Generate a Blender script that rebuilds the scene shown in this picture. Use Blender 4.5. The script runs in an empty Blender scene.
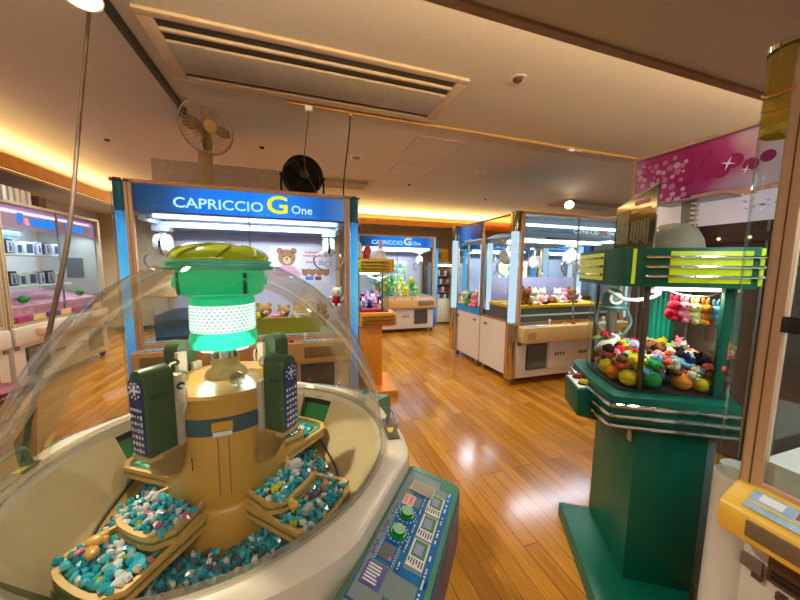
import bpy, bmesh, math, random
from mathutils import Matrix, Vector, Euler
random.seed(7)
C = bpy.context.scene.collection
R = math.radians
PI = math.pi
SC = bpy.context.scene

# ------------------------------------------------------------------ materials
def lin(h):
    h = h.lstrip('#')
    v = [int(h[i:i+2], 16)/255 for i in (0, 2, 4)]
    return tuple((c/12.92 if c <= .04045 else ((c+.055)/1.055)**2.4) for c in v) + (1,)
def nodes(name):
    m = bpy.data.materials.new(name); m.use_nodes = True
    nt = m.node_tree; nt.nodes.clear()
    out = nt.nodes.new('ShaderNodeOutputMaterial')
    return m, nt, out
_mats = {}
def M(name, col, rough=.5, metal=0, var=.08, scale=25, bump=0, trans=0, spec=.5, coat=0, emit=0):
    if name in _mats: return _mats[name]
    m, nt, out = nodes(name)
    b = nt.nodes.new('ShaderNodeBsdfPrincipled')
    c = lin(col)
    tc = nt.nodes.new('ShaderNodeTexCoord'); nz = nt.nodes.new('ShaderNodeTexNoise')
    nz.inputs['Scale'].default_value = scale; nz.inputs['Detail'].default_value = 3
    nt.links.new(tc.outputs['Object'], nz.inputs['Vector'])
    rp = nt.nodes.new('ShaderNodeValToRGB')
    rp.color_ramp.elements[0].position = .3; rp.color_ramp.elements[1].position = .7
    rp.color_ramp.elements[0].color = tuple(x*(1-var) for x in c[:3])+(1,)
    rp.color_ramp.elements[1].color = tuple(min(1, x*(1+var)) for x in c[:3])+(1,)
    nt.links.new(nz.outputs['Fac'], rp.inputs['Fac'])
    nt.links.new(rp.outputs['Color'], b.inputs['Base Color'])
    b.inputs['Roughness'].default_value = rough; b.inputs['Metallic'].default_value = metal
    b.inputs['Specular IOR Level'].default_value = spec
    b.inputs['Coat Weight'].default_value = coat; b.inputs['Coat Roughness'].default_value = .05
    b.inputs['Transmission Weight'].default_value = trans
    if emit:
        nt.links.new(rp.outputs['Color'], b.inputs['Emission Color']); b.inputs['Emission Strength'].default_value = emit
    if bump:
        bp = nt.nodes.new('ShaderNodeBump'); bp.inputs['Strength'].default_value = bump; bp.inputs['Distance'].default_value = .004
        nt.links.new(nz.outputs['Fac'], bp.inputs['Height']); nt.links.new(bp.outputs['Normal'], b.inputs['Normal'])
    nt.links.new(b.outputs[0], out.inputs[0])
    _mats[name] = m; return m
def G(name, tint='#f6fafa', blend=.12, rough=.01, gain=1.0, haze=0, hazecol='#ffffff', cap=.42):
    """clear acrylic or glass sheet: transparent with a fresnel gloss and, if old, a little haze"""
    if name in _mats: return _mats[name]
    m, nt, out = nodes(name)
    tr = nt.nodes.new('ShaderNodeBsdfTransparent'); tr.inputs[0].default_value = lin(tint)
    gl = nt.nodes.new('ShaderNodeBsdfGlossy'); gl.inputs['Roughness'].default_value = rough
    lw = nt.nodes.new('ShaderNodeLayerWeight'); lw.inputs['Blend'].default_value = blend
    mu = nt.nodes.new('ShaderNodeMath'); mu.operation = 'MULTIPLY'; mu.inputs[1].default_value = gain
    nt.links.new(lw.outputs['Fresnel'], mu.inputs[0]); mu.use_clamp = True
    mn = nt.nodes.new('ShaderNodeMath'); mn.operation = 'MINIMUM'; mn.inputs[1].default_value = cap; nt.links.new(mu.outputs[0], mn.inputs[0]); mu = mn
    mx = nt.nodes.new('ShaderNodeMixShader')
    nt.links.new(mu.outputs[0], mx.inputs[0]); nt.links.new(tr.outputs[0], mx.inputs[1]); nt.links.new(gl.outputs[0], mx.inputs[2])
    last = mx
    if haze:
        df = nt.nodes.new('ShaderNodeBsdfDiffuse'); df.inputs[0].default_value = lin(hazecol)
        m2 = nt.nodes.new('ShaderNodeMixShader'); m2.inputs[0].default_value = haze
        nt.links.new(mx.outputs[0], m2.inputs[1]); nt.links.new(df.outputs[0], m2.inputs[2]); last = m2
    nt.links.new(last.outputs[0], out.inputs[0])
    _mats[name] = m; return m
def E(name, col, s):
    if name in _mats: return _mats[name]
    m, nt, out = nodes(name)
    e = nt.nodes.new('ShaderNodeEmission'); e.inputs[0].default_value = lin(col); e.inputs[1].default_value = s
    nt.links.new(e.outputs[0], out.inputs[0]); _mats[name] = m; return m
def ramp_mat(name, stops, axis=0, lo=-1, hi=1, emit=0, rough=.25, tex=None, scale=4):
    """printed panel: colours laid along one object axis, with a noise-broken edge"""
    if name in _mats: return _mats[name]
    m, nt, out = nodes(name)
    b = nt.nodes.new('ShaderNodeBsdfPrincipled'); b.inputs['Roughness'].default_value = rough
    tc = nt.nodes.new('ShaderNodeTexCoord'); sp = nt.nodes.new('ShaderNodeSeparateXYZ')
    nt.links.new(tc.outputs['Object'], sp.inputs[0])
    mr = nt.nodes.new('ShaderNodeMapRange'); mr.inputs[1].default_value = lo; mr.inputs[2].default_value = hi
    nt.links.new(sp.outputs[axis], mr.inputs[0]); src = mr.outputs[0]
    if tex:
        nz = nt.nodes.new('ShaderNodeTexNoise'); nz.inputs['Scale'].default_value = scale; nz.inputs['Detail'].default_value = 2
        nt.links.new(tc.outputs['Object'], nz.inputs['Vector'])
        sb = nt.nodes.new('ShaderNodeMath'); sb.operation = 'SUBTRACT'; sb.inputs[1].default_value = .5
        nt.links.new(nz.outputs['Fac'], sb.inputs[0])
        ma = nt.nodes.new('ShaderNodeMath'); ma.operation = 'MULTIPLY_ADD'; ma.inputs[1].default_value = tex
        nt.links.new(sb.outputs[0], ma.inputs[0]); nt.links.new(src, ma.inputs[2]); src = ma.outputs[0]
    rp = nt.nodes.new('ShaderNodeValToRGB'); cr = rp.color_ramp
    while len(cr.elements) < len(stops): cr.elements.new(.5)
    for e, (p, c) in zip(cr.elements, stops): e.position = p; e.color = lin(c)
    nt.links.new(src, rp.inputs[0]); nt.links.new(rp.outputs[0], b.inputs['Base Color'])
    if emit:
        nt.links.new(rp.outputs[0], b.inputs['Emission Color']); b.inputs['Emission Strength'].default_value = emit
    nt.links.new(b.outputs[0], out.inputs[0]); _mats[name] = m; return m

def floor_mat():
    m, nt, out = nodes('oak_planks')
    b = nt.nodes.new('ShaderNodeBsdfPrincipled')
    tc = nt.nodes.new('ShaderNodeTexCoord'); mp = nt.nodes.new('ShaderNodeMapping')
    mp.inputs['Rotation'].default_value = (0, 0, R(90))
    nt.links.new(tc.outputs['Object'], mp.inputs[0])
    br = nt.nodes.new('ShaderNodeTexBrick')
    br.inputs['Scale'].default_value = 1; br.inputs['Brick Width'].default_value = .85; br.inputs['Row Height'].default_value = .088
    br.inputs['Mortar Size'].default_value = .0024; br.inputs['Mortar Smooth'].default_value = .3; br.inputs['Bias'].default_value = .0
    br.offset = .37; br.offset_frequency = 3
    br.inputs['Color1'].default_value = lin('#cc8e30'); br.inputs['Color2'].default_value = lin('#a56a1c'); br.inputs['Mortar'].default_value = lin('#6b4217')
    nt.links.new(mp.outputs[0], br.inputs['Vector'])
    mp2 = nt.nodes.new('ShaderNodeMapping'); mp2.inputs['Scale'].default_value = (26, 1.6, 1)
    nt.links.new(tc.outputs['Object'], mp2.inputs[0])
    nz = nt.nodes.new('ShaderNodeTexNoise'); nz.inputs['Scale'].default_value = 2.2; nz.inputs['Detail'].default_value = 6
    nt.links.new(mp2.outputs[0], nz.inputs['Vector'])
    rp = nt.nodes.new('ShaderNodeValToRGB')
    rp.color_ramp.elements[0].position = .3; rp.color_ramp.elements[0].color = (.72, .68, .62, 1)
    rp.color_ramp.elements[1].position = .7; rp.color_ramp.elements[1].color = (1.08, 1.05, 1.0, 1)
    nt.links.new(nz.outputs['Fac'], rp.inputs[0])
    mx = nt.nodes.new('ShaderNodeMix'); mx.data_type = 'RGBA'; mx.blend_type = 'MULTIPLY'; mx.inputs[0].default_value = 1
    nt.links.new(br.outputs['Color'], mx.inputs[6]); nt.links.new(rp.outputs[0], mx.inputs[7])
    nt.links.new(mx.outputs[2], b.inputs['Base Color'])
    b.inputs['Roughness'].default_value = .17; b.inputs['Specular IOR Level'].default_value = .5
    bp = nt.nodes.new('ShaderNodeBump'); bp.inputs['Strength'].default_value = .25; bp.inputs['Distance'].default_value = .002; bp.invert = True
    nt.links.new(br.outputs['Fac'], bp.inputs['Height']); nt.links.new(bp.outputs[0], b.inputs['Normal'])
    nt.links.new(b.outputs[0], out.inputs[0]); return m

# ------------------------------------------------------------------ mesh builder
class MB:
    def __init__(s): s.bm = bmesh.new(); s.mi = 0; s.sx = 1
    def _add(s, tb, mat=None):
        if mat is not None: bmesh.ops.transform(tb, matrix=mat, verts=tb.verts)
        vm = {v: s.bm.verts.new((v.co.x*s.sx, v.co.y, v.co.z)) for v in tb.verts}
        for f in tb.faces:
            try: nf = s.bm.faces.new([vm[v] for v in f.verts]); nf.material_index = s.mi
            except ValueError: pass
        tb.free(); return s
    def box(s, c, size, rz=0, bev=0, rx=0, ry=0, seg=2):
        tb = bmesh.new(); bmesh.ops.create_cube(tb, size=1)
        bmesh.ops.scale(tb, vec=size, verts=tb.verts)
        if bev: bmesh.ops.bevel(tb, geom=tb.edges[:], offset=min(bev, min(size)*.49), segments=seg, profile=.5, affect='EDGES')
        return s._add(tb, Matrix.Translation(c) @ Euler((rx, ry, rz)).to_matrix().to_4x4())
    def b2(s, x0, x1, y0, y1, z0, z1, bev=0):
        return s.box(((x0+x1)/2, (y0+y1)/2, (z0+z1)/2), (abs(x1-x0), abs(y1-y0), abs(z1-z0)), bev=bev)
    def cyl(s, p0, p1, r0, r1=None, n=16, cap=True):
        p0 = Vector(p0); p1 = Vector(p1); d = p1-p0
        tb = bmesh.new(); bmesh.ops.create_cone(tb, cap_ends=cap, segments=n, radius1=r0, radius2=r0 if r1 is None else r1, depth=d.length)
        q = d.to_track_quat('Z', 'Y').to_matrix().to_4x4()
        return s._add(tb, Matrix.Translation((p0+p1)/2) @ q)
    def ball(s, c, r, n=12, sc=(1, 1, 1), rot=(0, 0, 0)):
        tb = bmesh.new(); bmesh.ops.create_uvsphere(tb, u_segments=n, v_segments=max(6, n*2//3), radius=r)
        return s._add(tb, Matrix.Translation(c) @ Euler(rot).to_matrix().to_4x4() @ Matrix.Diagonal((*sc, 1)))
    def lathe(s, prof, n=32, c=(0, 0, 0), a0=0, a1=2*PI, rot=None):
        tb = bmesh.new(); full = abs(a1-a0-2*PI) < 1e-6
        k = n if full else n+1; rings = []
        for i in range(k):
            a = a0+(a1-a0)*i/n
            rings.append([tb.verts.new((r*math.cos(a), r*math.sin(a), z)) for r, z in prof])
        for i in range(n if full else n):
            A = rings[i]; B = rings[(i+1) % k]
            for j in range(len(prof)-1):
                q = [A[j], B[j], B[j+1], A[j+1]]
                try: tb.faces.new(q)
                except ValueError: pass
        bmesh.ops.remove_doubles(tb, verts=tb.verts, dist=1e-6)
        mt = Matrix.Translation(c)
        if rot: mt = mt @ Euler(rot).to_matrix().to_4x4()
        return s._add(tb, mt)
    def prism(s, poly, z0, z1, mat=None, bev=0):
        tb = bmesh.new()
        lo = [tb.verts.new((x, y, z0)) for x, y in poly]; hi = [tb.verts.new((x, y, z1)) for x, y in poly]
        n = len(poly); top = tb.faces.new(hi); tb.faces.new(lo[::-1])
        for i in range(n): tb.faces.new((lo[i], lo[(i+1) % n], hi[(i+1) % n], hi[i]))
        if bev: bmesh.ops.bevel(tb, geom=list(top.edges), offset=bev, segments=2, profile=.5, affect='EDGES')
        return s._add(tb, mat)
    def tube(s, pts, r, n=8, closed=False, cap=True):
        tb = bmesh.new(); P = [Vector(p) for p in pts]; m = len(P); rings = []; up = None
        for i in range(m):
            t = (P[(i+1) % m]-P[i-1]) if closed else (P[min(i+1, m-1)]-P[max(i-1, 0)])
            t.normalize()
            if up is None: up = Vector((0, 0, 1)) if abs(t.z) < .9 else Vector((1, 0, 0))
            x = t.cross(up); x.normalize(); y = x.cross(t); y.normalize(); up = y
            rr = r[i] if isinstance(r, (list, tuple)) else r
            rings.append([tb.verts.new(P[i]+x*rr*math.cos(2*PI*k/n)+y*rr*math.sin(2*PI*k/n)) for k in range(n)])
        for i in range(m if closed else m-1):
            A = rings[i]; B = rings[(i+1) % m]
            for k in range(n): tb.faces.new((A[k], A[(k+1) % n], B[(k+1) % n], B[k]))
        if cap and not closed: tb.faces.new(rings[0][::-1]); tb.faces.new(rings[-1])
        return s._add(tb)
    def build(s, name, mats, parent=None, smooth=38, loc=None):
        me = bpy.data.meshes.new(name)
        bmesh.ops.recalc_face_normals(s.bm, faces=s.bm.faces)
        s.bm.to_mesh(me); s.bm.free()
        for m in (mats if isinstance(mats, (list, tuple)) else [mats]): me.materials.append(m)
        if smooth:
            me.shade_smooth(); me.set_sharp_from_angle(angle=R(smooth))
        o = bpy.data.objects.new(name, me); C.objects.link(o)
        if parent: o.parent = parent
        if loc: o.location = loc
        return o
def tag(o, label, cat, group=None, kind=None):
    if label: o['label'] = label
    if cat: o['category'] = cat
    if group: o['group'] = group
    if kind: o['kind'] = kind
    return o
def thing(name, label, cat, loc=(0, 0, 0), rz=0, group=None):
    o = bpy.data.objects.new(name, None); C.objects.link(o)
    o.empty_display_size = .1
    o.location = loc; o.rotation_euler = (0, 0, rz)
    return tag(o, label, cat, group)
def struct(o): o['kind'] = 'structure'; return o
def catmull(pts, k=6):
    P = [Vector(p) for p in pts]; out = []
    for i in range(len(P)-1):
        a = P[max(i-1, 0)]; b = P[i]; c = P[i+1]; d = P[min(i+2, len(P)-1)]
        for j in range(k):
            t = j/k
            out.append(.5*((2*b)+(c-a)*t+(2*a-5*b+4*c-d)*t*t+(3*b-a-3*c+d)*t**3))
    out.append(P[-1]); return out
def text(name, body, size, mat, parent, loc, rot=(R(90), 0, 0), ext=.001, bold=0, sx=1, align='LEFT'):
    cu = bpy.data.curves.new(name, 'FONT'); cu.body = body; cu.size = size; cu.extrude = ext; cu.offset = bold; cu.align_x = align
    cu.resolution_u = 3
    to = bpy.data.objects.new('tmp_text', cu); C.objects.link(to)
    dg = bpy.context.evaluated_depsgraph_get()
    me = bpy.data.meshes.new_from_object(to.evaluated_get(dg))
    bpy.data.objects.remove(to); bpy.data.curves.remove(cu)
    me.name = name; me.materials.clear(); me.materials.append(mat)
    if sx != 1: me.transform(Matrix.Diagonal((sx, 1, 1, 1)))
    o = bpy.data.objects.new(name, me); C.objects.link(o)
    o.parent = parent; o.location = loc; o.rotation_euler = rot
    return o

# ------------------------------------------------------------------ palette
white = M('white_cabinet', '#d9d2c8', .35, var=.03)
offwhite = M('off_white_plastic', '#d8d0c0', .4, var=.04)
tan = M('tan_aluminium', '#d2aa84', .35, var=.05, scale=40)
tanwood = M('tan_shelf', '#c69a5e', .4, var=.06)
beige = M('beige_shelf', '#d3b27a', .4, var=.05)
dark = M('dark_plastic', '#1c1a19', .4)
darkbrown = M('brown_speaker_cloth', '#7d6448', .8, scale=300, var=.2)
smoke = M('smoked_window', '#5a5f58', .12, var=.2, scale=6, coat=.6)
smokegrey = M('smoked_grey_window', '#4a4a4c', .15, var=.25, scale=7, coat=.5)
chrome = M('chrome', '#dcd8d2', .08, 1, var=.02)
warmchrome = M('warm_reflection_chrome', '#d6c0a0', .1, 1, var=.05)  # chrome with its warm reflection put into the colour
mirror = M('glow_tinted_mirror', '#d8a472', .06, 1, var=.1, scale=3)  # mirror strip, the reflected yellow glow tinted into its colour
grey = M('grey_metal', '#8d8a86', .4, .6)
steel = M('brushed_steel', '#a9a49c', .3, .9)
paleblue = M('pale_blue_metal', '#b9c7cf', .35, .3)
lilac = M('lilac_back_panel', '#c9c3d8', .5, var=.06, scale=3)
glass = G('clear_pane', '#f4f9fa', .06, .01, .8)
acrylic = G('clear_acrylic', '#eef6f4', .12, .015, .9)
domeglass = G('dome_acrylic', '#fbfbf8', .18, .012, .75, haze=.01, hazecol='#d8d0c0', cap=.6)
tubelight = E('fluorescent_tube', '#dff0ff', 6)
whiteglow = E('white_column_light', '#d6ecff', 1.0)
blueglow = E('blue_column_light', '#3fa4ff', .7)
rubber = M('black_rubber', '#151515', .6)
yellow = M('yellow_plastic', '#e8c81e', .35)
red = M('red_plastic', '#c8252e', .35)
whitepaper = M('white_paper', '#ece8e4', .6, var=.02)
blackpaint = M('black_paint', '#17130f', .4)
navy = M('navy_print', '#23297a', .4, var=.05)

# ------------------------------------------------------------------ the room
FW = floor_mat()
X0, X1, Y0, Y1 = -3.8, 7.6, -2.6, 8.0
struct(MB().b2(X0, X1, Y0, Y1, -.06, 0).build('floor', FW, smooth=0))
ceilm = M('ceiling_paper', '#c8bdb0', .85, var=.05, scale=60, bump=.05)
wallm = M('grey_wall', '#bccbd6', .85, var=.04, scale=8)
tanwall = M('tan_wall', '#c0a27a', .8, var=.05, scale=8)
soffm = M('soffit_paper', '#c0b09c', .85, var=.05, scale=60)
fasc = M('orange_wood_fascia', '#c88a3a', .4, var=.14, scale=9)
struct(MB().b2(X0, X1, Y0, Y1, 2.72, 2.78).build('ceiling', ceilm, smooth=0))
struct(MB().b2(X0-.08, X0, Y0, Y1, 0, 2.72).build('wall_left', wallm, smooth=0))
struct(MB().b2(X0, X1, Y1, Y1+.08, 0, 2.72).build('wall_back', tanwall, smooth=0))
struct(MB().b2(X1, X1+.08, Y0, Y1, 0, 2.72).build('wall_right', wallm, smooth=0))
struct(MB().b2(X0, -2.88, Y0, Y1, 2.40, 2.43).build('soffit_left', soffm, smooth=0))
struct(MB().b2(-2.88, X1, 7.35, Y1, 2.40, 2.43).build('soffit_back', soffm, smooth=0))
struct(MB().b2(-2.88, X1, Y0, 1.145, 2.40, 2.44).build('soffit_front', soffm, smooth=0))
struct(MB().b2(-2.88, -2.86, 1.18, 7.35, 2.395, 2.53).build('trim_1', fasc, smooth=0))
struct(MB().b2(-2.88, X1, 7.33, 7.35, 2.395, 2.53).build('trim_2', fasc, smooth=0))
struct(MB().b2(-2.88, X1, 1.145, 1.185, 2.385, 2.50).build('trim_3', M('brown_trim', '#8a6238', .5, var=.1), smooth=0))
struct(MB().b2(X0, X0+.015, Y0, Y1, 0, .08).build('baseboard_left', M('dark_base', '#5a4a3a', .5), smooth=0))
struct(MB().b2(X0+.015, X1, Y1-.015, Y1, 0, .08).build('baseboard_back', M('dark_base', '#5a4a3a', .5), smooth=0))
# cove lamps, lying in the recess behind the fascia
cove = E('warm_cove_lamp', '#ffb24a', 8)
def cove_lamp(x0, x1, y0, y1, lab):
    t = thing('cove_lamp', lab, 'light', ((x0+x1)/2, (y0+y1)/2, 2.43))
    hx, hy = (x1-x0)/2, (y1-y0)/2
    MB().b2(-hx, hx, -hy, hy, 0, .02).build('lamp_base', offwhite, t)
    MB().b2(-hx*.98 if hx > hy else -hx*.7, hx*.98 if hx > hy else hx*.7, -hy*.98 if hy > hx else -hy*.7, hy*.98 if hy > hx else hy*.7, .02, .045).build('lamp_tube', cove, t)
cove_lamp(-3.15, -3.09, 1.3, 7.3, 'warm cove light strip behind the wood fascia along the left wall')
cove_lamp(-2.8, 7.4, 7.59, 7.65, 'warm cove light strip behind the wood fascia along the back wall')
cove_lamp(-2.2, 6.5, .89, .95, 'warm cove light strip above the lowered near ceiling edge')

# ------------------------------------------------------------------ ceiling fixtures
def ceiling_cassette(x0, x1, y0, y1, lab):
    t = thing('ceiling_air_conditioner', lab, 'air conditioner', ((x0+x1)/2, (y0+y1)/2, 2.72))
    w, d = x1-x0, y1-y0
    f = MB(); q = .05
    f.b2(-w/2, w/2, -d/2, -d/2+q, -.02, 0, .004); f.b2(-w/2, w/2, d/2-q, d/2, -.02, 0, .004)
    f.b2(-w/2, -w/2+q*1.6, -d/2+q, d/2-q, -.02, 0, .004); f.b2(w/2-q*1.6, w/2, -d/2+q, d/2-q, -.02, 0, .004)
    f.build('frame', M('cassette_frame', '#c9b090', .5), t)
    MB().b2(-w/2+q, w/2-q, -d/2+q*.6, d/2-q*.6, -.006, -.002).build('air_slot', blackpaint, t)
    m = MB(); m.b2(-w/2+q*1.6, w/2-q*1.6, -d*.14, d*.28, -.026, -.006, .004); m.build('intake_panel', M('cassette_panel', '#a59a8a', .5), t)
    for f0, f1 in ((.185, .215), (.335, .36), (.78, .80)):
        m = MB(); m.b2(-w/2+q*1.6, w/2-q*1.6, -d/2+d*f0, -d/2+d*f1, -.024, -.006, .002); m.build('louvre', M('cassette_frame', '#c9b090', .5), t)
    m = MB(); m.b2(-w/2+q*1.6, w/2-q*1.6, -d/2+d*.88, -d/2+d*.94, -.02, -.006, .002); m.build('louvre', M('cassette_frame', '#c9b090', .5), t)
ceiling_cassette(-.78, 1.19, 2.08, 2.76, 'long flush ceiling air conditioner with black slots above the aisle')
ceiling_cassette(-.55, 1.17, 4.85, 5.5, 'smaller ceiling air conditioner vent behind the black fan')
ceiling_cassette(4.9, 6.6, 4.75, 5.5, 'ceiling air conditioner far right above the white claw machines')
t = thing('track_rail', 'black lighting track on the ceiling left of the air conditioner', 'lighting track', (-.89, 2.2, 2.72))
f = MB(); f.b2(-.022, .022, -.98, 1.02, -.03, 0); f.build('rail_body', blackpaint, t)
MB().b2(-.008, .008, -.97, 1.01, -.033, -.029).build('rail_slot', dark, t)
MB().b2(-.03, .03, 1.0, 1.05, -.075, 0, .005).build('end_feed', dark, t)
t = thing('track_rail', 'long glow-tinted lighting track crossing the ceiling past the air conditioner', 'lighting track', (1.95, 2.82, 2.72))
MB().b2(-2.0, 2.0, -.014, .014, -.022, 0, .003).build('rail_body', M('cove_tinted_rail', '#c99a50', .45), t)  # yellow of the cove glow put into the rail colour
MB().b2(-1.86, -1.8, -.02, .02, -.055, -.02, .004).build('connector', whitepaper, t)
MB().b2(-1.5, -1.47, -.018, .018, -.045, -.02, .004).build('connector', M('cove_tinted_rail', '#c99a50', .45), t)
MB().b2(.9, .96, -.018, .018, -.045, -.02, .004).build('connector', whitepaper, t)
def spotlight(loc, aim, lab, on=True, r=.055, group=None):
    t = thing('spotlight', lab, 'spotlight', loc)
    a = Vector(aim).normalized(); L = .12
    MB().cyl((0, 0, 0), (0, 0, -.07), .012, n=10).build('stem', dark, t)
    MB().b2(-.02, .02, -.05, .05, -.02, 0, .004).build('adapter', offwhite, t)
    c = Vector((0, 0, -.08)); q = a.to_track_quat('Z', 'Y').to_euler()
    sh = MB(); sh.lathe([(.02, -.05), (r*.7, -.05), (r, L-.05), (r-.006, L-.052), (r*.62, -.044), (.001, -.044)], 24, c, rot=q)
    sh.build('lamp_shade', offwhite, t)
    b = MB(); b.ball(c+a*.028, r*.78, 14); b.build('bulb', E('spot_bulb', '#fff0b8', 16), t)
    return t
spotlight((-.86, 1.84, 2.69), (.05, -.15, -.55), 'lit spotlight on the black ceiling track with a cord hanging by it', r=.075)
spotlight((-.98, 1.72, 2.69), (-.35, .2, -.45), 'second spotlight left of the lit one at the picture corner', r=.06)
spotlight((5.0, 4.85, 2.72), (-.5, -.55, -.5), 'lit spotlight high above the white claw machines', r=.085)
def ceil_disc(name, x, y, r, lab, cat, inner=None, im=None):
    t = thing(name, lab, cat, (x, y, 2.72))
    MB().lathe([(r*.55, -.002), (r, -.004), (r, 0)], 24).build('ring', offwhite, t)
    MB().lathe([(.0005, -.022), (r*.4, -.02), (r*.6, -.003)], 20).build('lens', im or M('downlight_lens', '#4a3a2a', .3), t)
ceil_disc('ceiling_downlight', 1.505, 1.975, .06, 'small round downlight right of the long air conditioner', 'ceiling light')
ceil_disc('ceiling_downlight', .72, 3.95, .09, 'round downlight above the hanging black cord', 'ceiling light', im=M('dim_lens', '#8a7a68', .4))
ceil_disc('smoke_detector', 2.47, 3.96, .075, 'round ivory smoke detector on the ceiling behind the track', 'smoke detector', im=M('ivory_cap', '#c9a468', .5))
ceil_disc('ceiling_sprinkler', -.345, 3.97, .05, 'small sprinkler in the ceiling between the two fans', 'sprinkler', im=dark)
for (x0, y0, lab) in ((1.2, 3.1, 'square ceiling access panel just behind the glow-tinted track'), (1.25, 3.95, 'square ceiling access panel farther back beside the smoke detector')):
    t = thing('access_panel', lab, 'access panel', (x0+.27, y0+.25, 2.72))
    f = MB()
    for s in (-1, 1): f.b2(-.27, .27, s*.25-.008, s*.25+.008, -.006, 0); f.b2(s*.27-.008, s*.27+.008, -.242, .242, -.006, 0)
    f.build('frame', M('access_frame', '#b8ab9a', .6), t)
    MB().b2(-.26, .26, -.24, .24, -.003, -.0005).build('panel', ceilm, t)
tag(MB().tube(catmull([(-.908, 2.0, 2.60), (-.93, 1.9, 2.10), (-.86, 1.62, 1.55), (-.858, 1.47, 1.2), (-.875, 1.41, 1.0), (-.94, 1.40, .69), (-1.0, 1.42, .25), (-1.0, 1.43, .012), (-1.2, 1.6, .012)], 8), .008, 10).build('power_cord', M('tan_cord', '#66503a', .6)),
    'tan cord hanging from the ceiling spotlight past the dome machine', 'cord')
tag(MB().tube(catmull([(.46, 2.82, 2.67), (.45, 2.84, 2.5), (.42, 2.92, 2.2), (.42, 2.98, 2.045)], 6), .006, 8).build('power_cord', dark),
    'thin black cord dropping from the track to the claw machine roof', 'cord')
tag(MB().tube(catmull([(.12, 2.82, 2.66), (.10, 2.90, 2.5), (.08, 2.96, 2.3), (.13, 2.98, 2.15), (.20, 3.02, 2.045)], 6), .004, 8).build('power_cord', M('tan_cord', '#66503a', .6)),
    'thin pale cord hanging in front of the black fan', 'cord')

# ------------------------------------------------------------------ claw machines
A, D, H = .89, .80, 2.07
bluehead = ramp_mat('blue_header_print', [(0, '#0a2340'), (.14, '#0b3a6a'), (.3, '#0a63c8'), (.62, '#0f74dc'), (.86, '#0a4fa0'), (1, '#4c6a8c')], 0, -A, A, emit=1.5)
sidehead = ramp_mat('blue_side_print', [(0, '#0a2a4c'), (.45, '#1068c0'), (.7, '#0c3f86'), (1, '#0a2340')], 1, 0, D, emit=.7)
letterblue = E('pale_blue_letters', '#bfeaf4', 1.3)
letteryellow = E('yellow_letters', '#f2e428', 1.3)
bluecol = ramp_mat('blue_column_glow', [(0, '#3a4a8c'), (.25, '#4a7ac8'), (.6, '#5ab8f0'), (.9, '#3a9ae8'), (1, '#2a70b8')], 2, .1, 1.85, emit=.75)  # glow gradient of the lit column laid into its colour
RXM = Matrix(((0, 0, 1, 0), (1, 0, 0, 0), (0, 1, 0, 0), (0, 0, 0, 1)))
def claw_unit(t, x, y, z, face=-1):
    """gantry stem with a round white claw housing and two hooked arms"""
    st = MB().b2(x-.02, x+.02, y-.02, y+.02, z+.08, 1.74); st.b2(x-.07, x+.07, y-.06, y+.06, 1.70, 1.76, .01)
    st.build('claw_stem', paleblue, t)
    h = MB(); h.cyl((x-.055, y, z), (x-.012, y, z), .092, .105, 24); h.cyl((x+.012, y, z), (x+.055, y, z), .105, .092, 24)
    h.mi = 1; h.cyl((x-.012, y, z), (x+.012, y, z), .07, n=24); h.box((x, y-.085, z), (.05, .02, .055))
    hd = h.build('claw_head', [whitepaper, dark], t)
    for s in (-1, 1):
        MB().tube(catmull([(x+s*.05, y, z-.05), (x+s*.14, y, z-.10), (x+s*.15, y, z-.18), (x+s*.07, y, z-.25)], 5), .009, 8).build('claw_arm', chrome, hd)
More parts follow.
